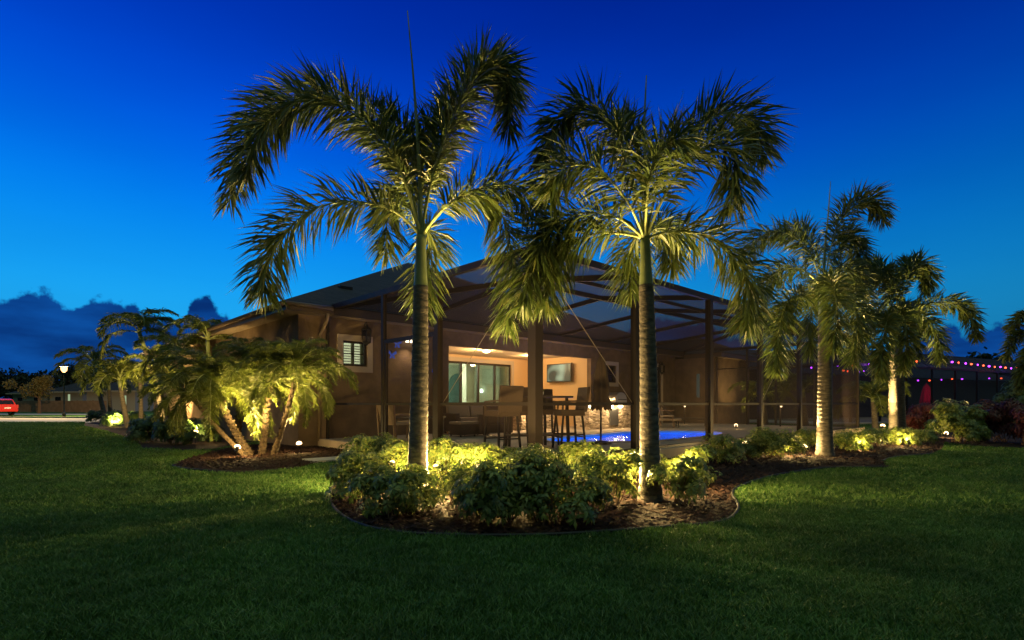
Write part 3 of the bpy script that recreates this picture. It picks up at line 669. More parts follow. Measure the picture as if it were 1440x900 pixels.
def trunk_obj(path, radf, parent, ring=.085, n=18, mats=None, shaft_t=1.0):
    """ringed trunk: every ring a slight step; above shaft_t the smooth green crownshaft"""
    path = np.asarray(path); seg = np.linalg.norm(np.diff(path, axis=0), axis=1); L_ = seg.sum(); cum = np.concatenate([[0], np.cumsum(seg)]) / L_
    pts = []; rad = []; mi = []
    nr = max(6, int(L_ / ring)); r = np.random.default_rng(int(L_ * 1000))
    for k in range(nr):
        t0_ = k / nr; t1_ = (k + 1) / nr
        sm = t0_ > shaft_t
        for t_, g in ((t0_ + .0003, -.0 if sm else .0), (t0_ + (t1_ - t0_) * .22, 0 if sm else .0), (t0_ + (t1_ - t0_) * .90, 0 if sm else .060)):
            pts.append([np.interp(t_, cum, path[:, c]) for c in range(3)]); rad.append(radf(t_) * (1 + g) * (1 if sm else r.uniform(.985, 1.015))); mi.append(1 if sm else 0)
    mb = MB(); mb.tube([Vector(p) for p in pts], rad, n)
    for f in range(len(mb.f) - 2): mb.m[f] = mi[f // n]
    return mb.build('trunk', mats or [M_TRUNK, M_SHAFT], parent, smooth=True)

def foxtail(label, Y, base, top, fronds, spear, w0, w1, L0=.50, dens=225, seed=1, extra_trunk=None, group='foxtail palms in the front bed', lw=.0125):
    bx, by = G(base[0], HY + EYE * F / Y)
    root = thing('palm_tree', label, 'palm tree', (bx, Y, 0), 0, group)
    inv = Vector((bx, Y, 0))
    def L3(p): q = P(p[0], p[1], Y + (p[2] if len(p) > 2 else 0)); return q - inv
    T = L3(top); r0 = w0 / 2 / F * Y; r1 = w1 / 2 / F * Y
    mid = Vector((T.x * .55 + .01, T.y * .5, T.z * .5))
    path = catmull([(0, 0, 0), tuple(mid), tuple(T)], 20)
    hgt = T.z
    def rf_(t): return r1 + (r0 - r1) * (1 - t) ** .9 + .30 * r0 * math.exp(-t * hgt / .16) - (.12 * r0 if t > .80 else 0) * min(1, (t - .80) * 8)
    trunk_obj(path, rf_, root, shaft_t=.80)
    for k, fr in enumerate(fronds):
        pts = [L3(p) for p in fr]; ln = sum((pts[i + 1] - pts[i]).length for i in range(len(pts) - 1))
        pts[0] = T + Vector((0, 0, 0)) + (pts[1] - pts[0]).normalized() * r1 * .3 if (pts[0] - T).length < .25 else pts[0]
        frond_obj('frond', catmull(pts, 26), root, int(ln * dens), L0, seed * 50 + k, rach=.017, w=lw)
    if spear:
        s = [L3(p) for p in spear]; pp = catmull([T] + s, 12)
        MB().tube([Vector(p) for p in pp], [.030 * (1 - .9 * i / 11) + .003 for i in range(12)], 6).build('spear_leaf', M_SHAFT, root, smooth=True)
    return root

foxtail('tallest palm, left of the front pair, its ringed trunk lit on the right edge', 6.3, (586, 700), (592, 330), [
    [(592, 322), (572, 250, .1), (530, 175, .3), (455, 132, .4), (385, 150, .3), (342, 205, .2), (322, 285, .1)],
    [(590, 318), (560, 235, -.2), (505, 165, -.4), (430, 140, -.5), (372, 175, -.5), (345, 250, -.5)],
    [(590, 330), (556, 298, -.2), (505, 284, -.4), (445, 292, -.5), (398, 330, -.5), (374, 375, -.5), (372, 412, -.5)],
    [(594, 318), (612, 235, .0), (645, 150, .0), (682, 98, .0), (712, 112, .1), (716, 180, .1)],
    [(595, 320), (606, 250, .3), (630, 170, .5), (662, 110, .6), (690, 95, .6), (722, 140, .6)],
    [(597, 328), (630, 288, -.1), (685, 262, -.1), (735, 268, .0), (768, 320, .1), (775, 385, .1)],
    [(597, 330), (640, 282, .2), (690, 280, .3), (715, 330, .3), (722, 400, .3), (712, 458, .3)],
    [(594, 326), (603, 322, .5), (606, 345, .8), (598, 390, .95), (592, 430, 1.0)],
    [(592, 322), (575, 290, .4), (556, 275, .7), (545, 310, .8), (543, 355, .8)],
    [(592, 316), (583, 245, .2), (568, 195, .3), (540, 165, .4)],
    [(594, 312), (592, 240, .3), (608, 190, .5), (640, 150, .6)]],
    [(590, 250), (583, 130), (573, 15)], 28, 17, seed=1)
foxtail('second tallest palm, right of the front pair, trunk lit on the left edge', 6.05, (915, 706), (907, 335), [
    [(906, 322), (888, 245, .0), (862, 180, .1), (820, 150, .2), (785, 175, .2), (765, 225, .2)],
    [(905, 328), (880, 280, -.3), (840, 238, -.4), (800, 235, -.5), (772, 270, -.5)],
    [(905, 334), (868, 306, .0), (818, 300, .1), (775, 325, .2), (748, 375, .2), (735, 430, .2)],
    [(905, 340), (870, 328, .2), (830, 330, .3), (795, 350, .4), (772, 395, .4), (765, 430, .4)],
    [(909, 322), (930, 250, .0), (970, 190, .0), (1018, 160, .0), (1058, 172, .0), (1072, 215, .0)],
    [(909, 326), (940, 265, -.3), (980, 215, -.4), (1020, 205, -.4), (1035, 245, -.4), (1030, 290, -.4)],
    [(910, 336), (945, 326, .0), (990, 332, .1), (1030, 360, .1), (1055, 405, .1), (1050, 455, .1)],
    [(908, 334), (925, 318, .6), (942, 330, .9), (946, 375, 1.0)],
    [(906, 334), (893, 330, .5), (885, 370, .8), (888, 410, .9)],
    [(907, 318), (901, 250, .2), (893, 205, .4), (870, 175, .6)],
    [(909, 322), (912, 260, -.4), (926, 215, -.6), (950, 195, -.8)]],
    [(908, 250), (906, 180), (909, 106)], 29, 17, seed=2)
foxtail('third foxtail palm along the bed, thick pale trunk lit on the left, hanging fronds', 11.4, (1160, 641), (1158, 405), [
    [(1160, 398), (1172, 335, 0), (1195, 292, 0), (1225, 280, 0), (1243, 310, 0)],
    [(1157, 400), (1135, 350, 0), (1095, 325, 0), (1055, 345, 0), (1038, 395, 0)],
    [(1156, 404), (1125, 378, -.4), (1090, 385, -.6), (1062, 420, -.6), (1055, 470, -.6)],
    [(1156, 410), (1135, 415, -.8), (1108, 425, -1.2), (1095, 465, -1.3), (1092, 520, -1.3)],
    [(1160, 404), (1180, 375, .3), (1205, 390, .5), (1212, 440, .6), (1208, 490, .6)],
    [(1159, 402), (1168, 395, -1), (1176, 430, -1.6), (1172, 490, -1.7)],
    [(1158, 404), (1148, 400, 1), (1140, 440, 1.5), (1138, 500, 1.6)],
    [(1160, 400), (1180, 350, .6), (1195, 330, .9), (1208, 360, 1.1), (1205, 400, 1.1)],
    [(1158, 398), (1146, 350, .6), (1125, 325, .9), (1095, 330, 1.1)],
    [(1160, 404), (1190, 410, -.5), (1205, 450, -.8), (1200, 510, -.9)]],
    [(1160, 350), (1164, 310), (1168, 255)], 20, 13, L0=.50, dens=230, seed=3, lw=.014)
foxtail('twin-stemmed foxtail palm at the right end of the bed, its left stem', 16.0, (1257, 620), (1254, 462), [
    [(1253, 455), (1232, 415, 0), (1205, 395, 0), (1180, 415, 0)],
    [(1253, 458), (1235, 445, -.5), (1215, 455, -.8), (1205, 500, -.9)],
    [(1254, 458), (1248, 450, -1), (1240, 490, -1.4), (1240, 530, -1.4)],
    [(1254, 455), (1250, 410, .5), (1235, 375, .8), (1210, 375, 1)]],
    None, 12, 8, L0=.52, dens=180, seed=4, lw=.022)
foxtail('twin-stemmed foxtail palm at the right end of the bed, its taller right stem', 16.4, (1267, 620), (1262, 445), [
    [(1262, 440), (1275, 395, 0), (1292, 368, 0), (1306, 385, 0), (1303, 410, 0)],
    [(1263, 445), (1295, 430, 0), (1335, 425, 0), (1362, 440, 0), (1373, 475, 0)],
    [(1263, 445), (1290, 440, -.7), (1315, 465, -1), (1322, 505, -1)],
    [(1262, 440), (1245, 395, .5), (1215, 385, .8), (1192, 405, 1)],
    [(1262, 442), (1258, 400, -.5), (1240, 380, -.8), (1215, 390, -1)],
    [(1263, 445), (1275, 430, 1), (1290, 455, 1.5), (1292, 500, 1.6)],
    [(1262, 445), (1268, 440, -1), (1275, 470, -1.5), (1270, 520, -1.6)],
    [(1262, 440), (1268, 390, .8), (1280, 370, 1.2), (1296, 385, 1.4)]],
    [(1261, 420), (1257, 390), (1254, 355)], 13, 9, L0=.52, dens=180, seed=5, lw=.022)
foxtail('dark palm cut off by the right edge of the picture', 17.0, (1478, 617), (1470, 484), [
    [(1470, 479), (1450, 464, 0), (1428, 476, 0), (1412, 504, 0)], [(1470, 476), (1455, 444, 0), (1435, 446, 0), (1418, 464, .5)],
    [(1470, 479), (1490, 444, 0), (1520, 444, 0), (1545, 484, 0)], [(1470, 479), (1455, 484, -1), (1440, 514, -1.3), (1436, 544, -1.3)],
    [(1470, 479), (1490, 474, .5), (1510, 504, 1), (1515, 544, 1)]], None, 13, 9, L0=.38, dens=200, seed=6, group='palms at the edges of the garden', lw=.02)

# generic palms from shared frond meshes
LIB = {}
def lib_frond(kind, var):
    key = (kind, var)
    if key in LIB: return LIB[key]
    r = random.Random(str(key)); e0 = {0: 84, 1: 62 if kind != 'date' else 50, 2: 32 if kind != 'date' else 18}[var]; e1 = e0 - (125 if kind != 'date' else 114)
    L_ = 1.0; p = np.array([0., 0, 0]); path = [p.copy()]; k = 16
    for i in range(k):
        e = math.radians(e0 + (e1 - e0) * ((i + .5) / k) ** 1.15); p = p + np.array([math.cos(e), 0.03 * math.sin(i), math.sin(e)]) * L_ / k; path.append(p.copy())
    if kind == 'date': a = dict(n=240, L0=.165, plumose=False, w=.0052, droop=.35, t0=.10, ca0=.35, ca1=.75, tipf=.35, rach=.011, mleaf=M_DATE)
    else: a = dict(n=190, L0=.21, plumose=False, w=.0080, droop=.7, t0=.16, ca0=.35, ca1=.8, tipf=.45, rach=.012, mleaf=M_DATE if kind == 'mid' else M_DARKLEAF)
    n_ = a.pop('n'); L0 = a.pop('L0'); o = frond_obj('frond', path, None, n_, L0, hash(str(key)) % 9999 if False else (var * 7 + len(kind)), **a)
    me = o.data; bpy.data.objects.remove(o); LIB[key] = me; return me
def crown(root, top, kind, nf, length, seed, parent_inv, lean=(0, 0)):
    r = random.Random(seed)
    for k in range(nf):
        u = k / nf; var = 0 if u < .42 else (1 if u < .76 else 2)
        o = bpy.data.objects.new('frond', lib_frond(kind, var)); COL.objects.link(o); o.parent = root
        o.location = Vector(top) - parent_inv; s = length * r.uniform(.82, 1.1) * (1 if var else .9)
        o.scale = (s, s, s); o.rotation_euler = (r.uniform(-.12, .12) + lean[0], r.uniform(-.15, .22) + lean[1], k * 2.399 + r.uniform(-.3, .3))
def small_palm(label, base, top, Y, kind, nf, length, seed, w=12, dY=0, group='small palms beside the house', rough=False, bend=0.0, cat='palm tree'):
    b = Vector((*[(base[0] - 720) / F * Y, Y], 0)); root = thing('date_palm' if rough else 'garden_palm', label, cat, b, 0, group)
    T = P(top[0], top[1], Y + dY); T2 = T - b
    path = catmull([(0, 0, 0), (T2.x * .5 + bend, T2.y * .5, T2.z * .45), tuple(T2)], 16); rr = w / 2 / F * Y
    if rough:
        r = random.Random(seed); mb = MB(); n = 12; pts = []; rad = []
        for i in range(16): pts.append(Vector(path[i])); rad.append(rr * (1.25 - .35 * i / 15) * r.uniform(.92, 1.1))
        mb.tube(pts, rad, n)
        for i in range(1, 15):                       # old leaf bases
            for q in range(7):
                a = 2 * math.pi * q / 7 + i * .45; d = Vector((math.cos(a), math.sin(a), .9)).normalized(); c = pts[i] + Vector((math.cos(a), math.sin(a), 0)) * rad[i] * .85
                mb.beam(c - Vector((0, 0, .02)), c + d * rr * .55, rr * .55, rr * .35)
        mb.build('trunk', M_ROUGHTRUNK, root)
    else: trunk_obj(path, lambda t: rr * (1.15 - .3 * t + .35 * math.exp(-t * 12)), root, ring=.11, n=12, mats=[M_TRUNK, M_SHAFT], shaft_t=.82)
    crown(root, T, kind, nf, length, seed, b)
    return root
small_palm('thickest pygmy date palm, left of the lit clump, leaning left', (352, 0), (304, 552), 11.4, 'date', 50, 1.65, 11, 9, 0, 'pygmy date palms by the house corner', True)
small_palm('pygmy date palm with a brightly lit upright trunk in the middle of the clump', (368, 0), (379, 538), 11.6, 'date', 46, 1.55, 12, 7.5, .3, 'pygmy date palms by the house corner', True)
small_palm('pygmy date palm nearest the house wall, leaning right', (384, 0), (416, 532), 11.5, 'date', 50, 1.5, 13, 6.5, -.2, 'pygmy date palms by the house corner', True)
small_palm('slender pygmy date palm stem leaning far left below the others', (346, 0), (268, 556), 11.2, 'date', 24, 1.05, 14, 5.5, -.3, 'pygmy date palms by the house corner', True)
small_palm('pygmy date palm behind the clump close to the side wall', (330, 0), (345, 508), 13.8, 'date', 26, 1.1, 15, 9, 0, 'pygmy date palms by the house corner', True)
# palms further along the side of the house
for lab, b, t, Y, nf, ln, sd, w in [
    ('curved-trunk palm left of the date palm clump, third from the wall corner', (232, 0), (217, 520), 22.0, 13, 1.9, 21, 6),
    ('straight pale-trunked palm lit from below beside the side wall', (199, 0), (197, 528), 26.0, 12, 1.9, 22, 5),
    ('palm with a leaning trunk at the left end of the side planting', (180, 0), (168, 535), 25.0, 13, 2.1, 23, 6),
    ('tall palm with feathery crown rising highest behind the side planting', (246, 0), (196, 468), 24.0, 14, 2.3, 24, 6),
    ('short lit palm farthest left in the side planting', (156, 0), (153, 540), 31.0, 12, 1.9, 25, 5),
    ('wind-blown dark palm to the right of the street lamp', (150, 0), (132, 512), 30.0, 13, 2.3, 26, 5),
    ('lit palm between the date palm clump and the curved-trunk palm', (262, 0), (252, 500), 19.0, 13, 1.7, 27, 6),
    ('bushy palm with dark fronds against the roof edge', (300, 0), (292, 478), 17.5, 14, 1.6, 28, 6)]:
    small_palm(lab, b, t, Y, 'mid', nf, ln, sd, w)
for lab, a, b, z, nf, ln, sd in [
    ('lit palm outside the far wing, seen through the enclosure screen', 20.1, -3.2, 1.5, 16, 1.7, 31), ('lit palm beyond the end wall of the enclosure', 20.0, -4.9, 1.6, 16, 1.7, 32),
    ('yellow-green lit palm between the enclosure corner and the twin-stemmed palm', 20.6, -7.3, 1.3, 18, 1.8, 33)]:
    q = H(a, b); px = 720 + q.x / q.y * F; py = HY - (z - EYE) / q.y * F
    small_palm(lab, (px, 0), (px - 4, py), q.y, 'mid', nf, ln, sd, 7, 0, 'lit palms beyond the enclosure')

# ------------------------------------------------------------------ shrubs
LAMPS = []
def lampseg(px, Y, z, tgt):
    a = Vector(((px - 720) / F * Y, Y, z)); d = (Vector(tgt) - a).normalized(); LAMPS.append((np.array(a), np.array(d)))
lampseg(613, 6.50, .30, P(600, 330, 6.2)); lampseg(884, 6.35, .30, P(905, 330, 6.0)); lampseg(960, 6.9, .3, P(930, 300, 6.2)); lampseg(650, 6.9, .3, P(650, 300, 6.8)); lampseg(846, 6.3, .28, P(846, 300, 6.3)); lampseg(552, 6.95, .3, P(540, 300, 6.8)); lampseg(672, 6.45, .30, P(690, 300, 6.6))
lampseg(1131, 11.5, .14, P(1152, 420, 11.4)); lampseg(1246, 15.5, .2, P(1262, 460, 16.2)); lampseg(1241, 15.6, .42, P(1258, 460, 16.0)); lampseg(1047, 11.9, .2, P(1047, 420, 8)); lampseg(1330, 18, .1, P(1330, 560, 12))
def lit_clear(p, x, y):
    q = p + np.array([x, y, 0])
    for a, d in LAMPS:
        v = q - a; s = v @ d
        if -.1 < s < .9 and np.linalg.norm(v - d * s) < .10 + .14 * max(s, 0): return False
    return True
def shrub(label, px, py, top, hw, seed, Y=None, mleaf=None, leaf=.070, wid=.029, density=1.0, group=None, name='shrub', stems=True, cat='shrub', floor=.06, n_leaf=7):
    x, y = G(px, py)
    if Y: x, y = (px - 720) / F * Y, Y
    R = hw / F * y; Ht = max(.35, EYE + (HY - top) / F * y)
    r = np.random.default_rng(seed); root = thing(name, label, cat, (x, y, 0), 0, group)
    lobes = []
    for k in range(12):
        a = r.uniform(0, 6.28); q = r.uniform(.30, .82) * R; zz = r.uniform(.18, .80) * Ht; rr = r.uniform(.34, .5) * R
        lobes.append((math.cos(a) * q, math.sin(a) * q, min(zz, Ht - rr * .8), rr))
    lobes.append((0, 0, Ht * .62, min(.6 * R, Ht * .36))); lobes.append((0, 0, Ht * .35, R * .62))
    N = int(density * 330 * (R / .5) ** 2 * (Ht / .7) ** .5 / (leaf / .085) ** 1.3); N = int(min(N * 1.45, 2300))
    cs = []; ns = []
    while len(cs) < N:
        c = lobes[r.integers(len(lobes))]; d = r.normal(size=3); d /= np.linalg.norm(d)
        if d[2] < -.45: continue
        p = np.array(c[:3]) + d * c[3] * r.uniform(.55, 1.08)
        if p[2] < floor or p[2] > Ht * 1.03 or not lit_clear(p, x, y): continue
        cs.append(p); ns.append(d + np.array([0, 0, .55]))
    C_ = np.array(cs); Nn = np.array(ns); Nn /= np.linalg.norm(Nn, axis=1)[:, None]
    t1 = np.cross(Nn, r.normal(size=(N, 3))); t1 /= np.linalg.norm(t1, axis=1)[:, None]; t2 = np.cross(Nn, t1)
    V = []
    for k in range(n_leaf):
        a = 2 * math.pi * k / n_leaf + r.normal(0, .25, N); d = t1 * np.cos(a)[:, None] + t2 * np.sin(a)[:, None]; s = np.cross(Nn, d)
        ln = (leaf * r.uniform(.7, 1.2, N))[:, None]; w = (wid * r.uniform(.75, 1.15, N))[:, None] / 2; up = r.uniform(-.15, .45, N)[:, None]
        b = C_ + d * ln * .12; m_ = C_ + d * ln * .6 + Nn * ln * up * .5; tp = C_ + d * ln * 1.08 + Nn * ln * (up * .5 - .22) + np.array([0, 0, -.12]) * ln
        V.append(np.stack([b, m_ - s * w, tp, m_ + s * w, m_ - Nn * ln * .05], 1))
    V = np.stack(V, 1).reshape(-1, 3); n = len(V) // 5; k = np.arange(n)[:, None] * 5
    tris = np.concatenate([k + np.array([[0, 1, 4]]), k + np.array([[1, 2, 4]]), k + np.array([[2, 3, 4]]), k + np.array([[3, 0, 4]])])
    np_mesh('foliage', V, [tris], mleaf or M_LEAF, root)
    if stems:
        mb = MB()
        for q in range(int(7 + R * 8)):
            c = lobes[r.integers(len(lobes))]; a = r.uniform(0, 6.28); b0 = (math.cos(a) * R * .25, math.sin(a) * R * .25, 0)
            mb.tube([b0, ((b0[0] + c[0]) / 2 + r.normal() * .02, (b0[1] + c[1]) / 2, c[2] * .5), (c[0], c[1], c[2])], [.009, .007, .004], 5)
        mb.build('stem', M_STEM, root)
    return root
g1 = 'variegated shrubs in the front palm bed'
SH = [ # label, column, base row, top row, half width, density
 ('variegated shrub at the far left end of the front bed', 505, 700, 632, 40, 1.0), ('low variegated shrub at the front left of the bed edge', 548, 722, 655, 42, 1.0),
 ('shrub just behind the left end of the bed by the concrete slab', 522, 660, 611, 36, 1.0), ('sunny-lit shrub left of the tallest palm trunk', 556, 672, 618, 34, 1.0),
 ('shrub right in front of the tallest palm trunk', 597, 712, 650, 38, 1.0), ('brightest shrub, right of the tallest palm trunk', 634, 668, 614, 36, 1.0),
 ('shrub in front of the bright one with orange-lit stems', 640, 706, 648, 34, 1.0), ('large dark shrub at the centre front of the bed', 700, 733, 640, 62, 1.0),
 ('tall dark shrub right of the bed centre', 775, 732, 628, 62, 1.0), ('lit shrub behind the dark centre shrub', 690, 676, 624, 40, 1.0),
 ('shrub at the foot of the near enclosure corner post', 742, 668, 630, 38, 1.0), ('shrub behind the tall dark one, below the closed umbrella', 812, 672, 620, 38, 1.0),
 ('golden-lit shrub left of the second palm trunk', 860, 706, 634, 33, 1.0), ('rounded shrub right of the second palm trunk', 957, 706, 638, 31, 1.0),
 ('taller lit shrub at the right end of the front clump', 968, 684, 628, 32, 1.0), ('shrub behind the second palm trunk', 905, 672, 632, 34, 1.0),
 ('small shrub in front of the pool, left of the mid-bed spotlight', 1012, 652, 611, 28, 1.0), ('low dim shrub behind the mid-bed spotlight', 1045, 642, 615, 22, 1.0),
 ('yellow-lit shrub left of the third palm', 1090, 645, 602, 33, 1.0), ('small shrub at the foot of the third palm on its left', 1132, 630, 600, 20, 1.0),
 ('lit shrub right of the third palm', 1196, 634, 600, 27, 1.0), ('shrub between the third palm and the twin-stemmed palm', 1228, 628, 602, 20, 1.0),
 ('lit shrub in front of the twin-stemmed palm', 1262, 627, 600, 22, 1.0), ('last shrub of the palm bed before the star-bright lamp', 1294, 624, 604, 20, 1.0),
 ('shrub under the orange-lit middle of the front clump', 735, 700, 640, 40, .9), ('shrub filling the bed left of the golden-lit one', 830, 700, 632, 32, .9), ('low shrub at the left bed margin below the dim chair', 486, 690, 640, 20, .9)]
for k, (lab, px, py, tp, hw, den) in enumerate(SH): shrub(lab, px, py + (5 if px < 1000 and py > 685 else 0), tp, hw * (1.2 if px < 1000 else 1.05), 100 + k, density=den, group=g1)
g2 = 'dark rounded shrubs along the side of the house'
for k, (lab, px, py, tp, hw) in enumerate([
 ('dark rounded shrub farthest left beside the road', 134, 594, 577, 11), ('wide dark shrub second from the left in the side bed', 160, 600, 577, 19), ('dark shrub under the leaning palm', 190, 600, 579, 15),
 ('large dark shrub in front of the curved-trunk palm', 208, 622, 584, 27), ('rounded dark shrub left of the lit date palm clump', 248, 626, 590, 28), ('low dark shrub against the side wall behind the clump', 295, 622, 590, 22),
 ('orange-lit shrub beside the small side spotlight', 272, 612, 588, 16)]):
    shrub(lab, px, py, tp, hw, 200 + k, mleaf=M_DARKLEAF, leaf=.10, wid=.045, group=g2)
g3 = 'shrubs in the right-hand border'
for k, (lab, px, py, tp, hw, m_) in enumerate([
 ('burgundy-leaved shrub below the closed red umbrella', 1290, 606, 562, 20, M_REDLEAF), ('round green shrub lit yellow beside the star-bright lamp', 1348, 622, 560, 34, M_LEAF),
 ('dark burgundy shrub at the right of the border', 1405, 622, 560, 30, M_REDLEAF), ('burgundy plant cut by the right edge of the picture', 1445, 626, 565, 26, M_REDLEAF),
 ('low dark green shrub between the round one and the burgundy one', 1378, 620, 592, 22, M_DARKLEAF), ('tall dark shrub rising beside the right edge', 1432, 606, 515, 30, M_DARKLEAF), ('low green shrub behind the star-bright lamp', 1316, 610, 590, 16, M_DARKLEAF)]):
    shrub(lab, px, py, tp, hw, 300 + k, mleaf=m_, leaf=.15 if m_ is M_REDLEAF else .10, wid=.045, group=g3)

# ------------------------------------------------------------------ landscape lamps
GLOW = emit('lamp_lens_glow', (1, .66, .30), 7)
GLOW_SOFT = emit('lamp_lens_soft', (1, .66, .30), 5)
def garden_lamp(label, px, Y, target, power, z=.16, size=75, strong=False, col=YEL, fill=0, face=None):
    p = Vector(((px - 720) / F * Y, Y, z)); t = Vector(target); d = (t - p).normalized()
    root = thing('garden_spotlight', label, 'garden spotlight', (p.x, p.y, 0), 0, 'landscape spotlights in the beds')
    L_ = Vector((0, 0, z))
    mb = MB(); mb.tube([(0, 0, 0), (0, 0, z - .03)], .008, 6); mb.tube([L_ - d * .06, L_ - d * .05, L_ + d * .05], [.018, .034, .036], 12); mb.build('lamp_body', M_BLACK, root)
    b = MB(); q = d.to_track_quat('Z', 'Y').to_matrix().to_4x4(); q.translation = L_ + d * .048
    e_ = 1.9 if strong else 1; prof = [(.032 * e_, 0), (.029 * e_, .014 * e_), (.018 * e_, .024 * e_), (.004, .028 * e_)]; V = []; n = 12
    for r_, zz in prof:
        for k in range(n): V.append(q @ Vector((r_ * math.cos(2 * math.pi * k / n), r_ * math.sin(2 * math.pi * k / n), zz)))
    b.add(V, [(i * n + k, i * n + (k + 1) % n, (i + 1) * n + (k + 1) % n, (i + 1) * n + k) for i in range(3) for k in range(n)] + [tuple(36 + k for k in range(n))])
    b.build('lens', GLOW if strong else GLOW_SOFT, root, smooth=True)
    spot(root, p + d * .10, t, power, size, col, .7, .03)
    if fill: point(root, p + d * .10, fill, col, .03)
    return root
garden_lamp('spotlight hidden right of the tallest palm trunk, lighting its right edge', 613, 6.50, P(600, 330, 6.25), 1800, size=40, fill=460, z=.30)
garden_lamp('spotlight hidden left of the second palm trunk, lighting its left edge', 885, 6.22, P(905, 330, 6.0), 1700, size=40, fill=230, z=.30)
garden_lamp('small spotlight behind the front clump, right end', 960, 6.9, P(930, 300, 6.2), 700, size=50, fill=100, z=.30)
garden_lamp('spotlight hidden among the shrubs left of the tallest palm', 552, 6.95, P(540, 300, 6.8), 500, size=70, fill=230, z=.3)
garden_lamp('spotlight in the shrubs right of the tallest palm', 650, 6.9, P(650, 300, 6.8), 350, size=70, fill=230, z=.3)
garden_lamp('spotlight low in the left front shrubs with orange-lit stems', 600, 5.75, P(600, 500, 5.7), 60, size=100, fill=45, z=.18)
garden_lamp('spotlight low under the dark centre shrubs', 738, 5.7, P(738, 500, 5.7), 60, size=100, fill=45, z=.18)
garden_lamp('added fill lamp just in front of the yellow-lit shrub left of the third palm', 1116, 11.0, P(1090, 600, 11.6), 150, size=110, fill=70, z=.14)  # added lamp, only there to turn this shrub golden
garden_lamp('added fill lamp in front of the lit shrub right of the third palm', 1212, 12.4, P(1200, 595, 13), 200, size=110, fill=80, z=.14)  # extra lamp added to brighten the shrub behind it
garden_lamp('added fill lamp in front of the shrubs by the twin-stemmed palm', 1278, 13.6, P(1262, 595, 14.2), 200, size=110, fill=80, z=.14)  # added front fill, the lamp pair lights these shrubs only from behind
garden_lamp('low spotlight in the golden shrubs left of the second palm', 846, 6.3, P(846, 300, 6.3), 200, size=70, fill=120, z=.28)
garden_lamp('low spotlight glowing in the centre of the front clump', 672, 6.45, P(690, 300, 6.6), 700, size=60, fill=150, z=.30)
garden_lamp('bare spotlight standing in the dark mulch between pool and third palm', 1047, 11.9, P(1100, 470, 10.3), 2500, size=60, strong=True, fill=120, z=.2)
garden_lamp('spotlight left of the third palm, aimed up its trunk', 1131, 11.5, P(1152, 470, 11.4), 4200, size=60, strong=True, fill=160, z=.14)
garden_lamp('upper spotlight of the pair left of the twin-stemmed palm', 1241, 15.6, P(1257, 500, 16.0), 2600, size=60, strong=True, fill=110, z=.42)
garden_lamp('lower spotlight of the pair left of the twin-stemmed palm', 1247, 15.5, P(1262, 480, 16.2), 2400, size=60, strong=True, fill=170, z=.18)
garden_lamp('star-bright spotlight at the right tip of the bed', 1330, 17.2, P(1345, 570, 18), 700, size=110, strong=True, fill=150, z=.14)
garden_lamp('star-bright spotlight in front of the date palm clump', 333, 10.7, P(372, 520, 11.7), 3300, size=90, strong=True, fill=140, z=.2)
garden_lamp('spotlight right of the date palm clump near the wall', 421, 11.9, P(405, 520, 11.3), 3000, size=80, strong=True, fill=70, z=.18)
garden_lamp('small spotlight behind the date palm clump on its left', 275, 14.6, P(290, 510, 15.5), 1800, size=110, strong=True, fill=90, z=.3)
garden_lamp('spotlight lighting the curved-trunk palm', 222, 19.8, P(220, 520, 22), 4500, size=110, fill=110)
garden_lamp('spotlight at the left end of the side planting', 160, 25.5, P(170, 530, 28), 5500, size=110, fill=40)
garden_lamp('spotlight at the enclosure end wall', 1050, 24.2, P(1056, 520, 25), 450, size=110, fill=15)
garden_lamp('spotlight beyond the enclosure corner', 1226, 18.2, P(1236, 540, 20.4), 500, size=110, fill=30)
garden_lamp('star-bright spotlight on the terrace edge beyond the pool', 1035, 19.0, P(1040, 520, 23), 90, size=110, strong=True, fill=14, z=.32)
# ------------------------------------------------------------------ patio furniture (standing on the terrace, height DZ)
D0 = DZ + .003
def sofa():
    t = thing('sofa', 'brown wicker sofa with beige cushions at the edge of the covered patio', 'sofa', H(A_of(660, .1), -.1, D0), ANG)
    w = MB(); w.box(-.85, .85, -.40, .42, .08, .36); w.build('base', M_WICKER, t, bevel=.015)
    w = MB(); w.box(-.85, .85, .30, .42, .362, .82); w.build('back_frame', M_WICKER, t, bevel=.02)
    for s in (-1, 1): MB().box(min(s * .852, s * 1.0), max(s * .852, s * 1.0), -.42, .42, .08, .62).build('armrest', M_WICKER, t, bevel=.02)
    for s in (-1, 1):
        MB().box(min(s * .01, s * .83), max(s * .01, s * .83), -.42, .28, .363, .50).build('seat_cushion', M_CUSH, t, bevel=.035)
        MB().box(-.40, .40, -.08, .08, 0, .44, 0, Matrix.Translation((s * .42, .20, .49)) @ Matrix.Rotation(-.18, 4, 'X')).build('back_cushion', M_CUSH, t, bevel=.04)
    for x in (-.8, .8):
        for y in (-.34, .34): MB().tube([(x, y, 0), (x, y, .08)], .025, 8).build('foot', M_BLACK, t)
sofa()
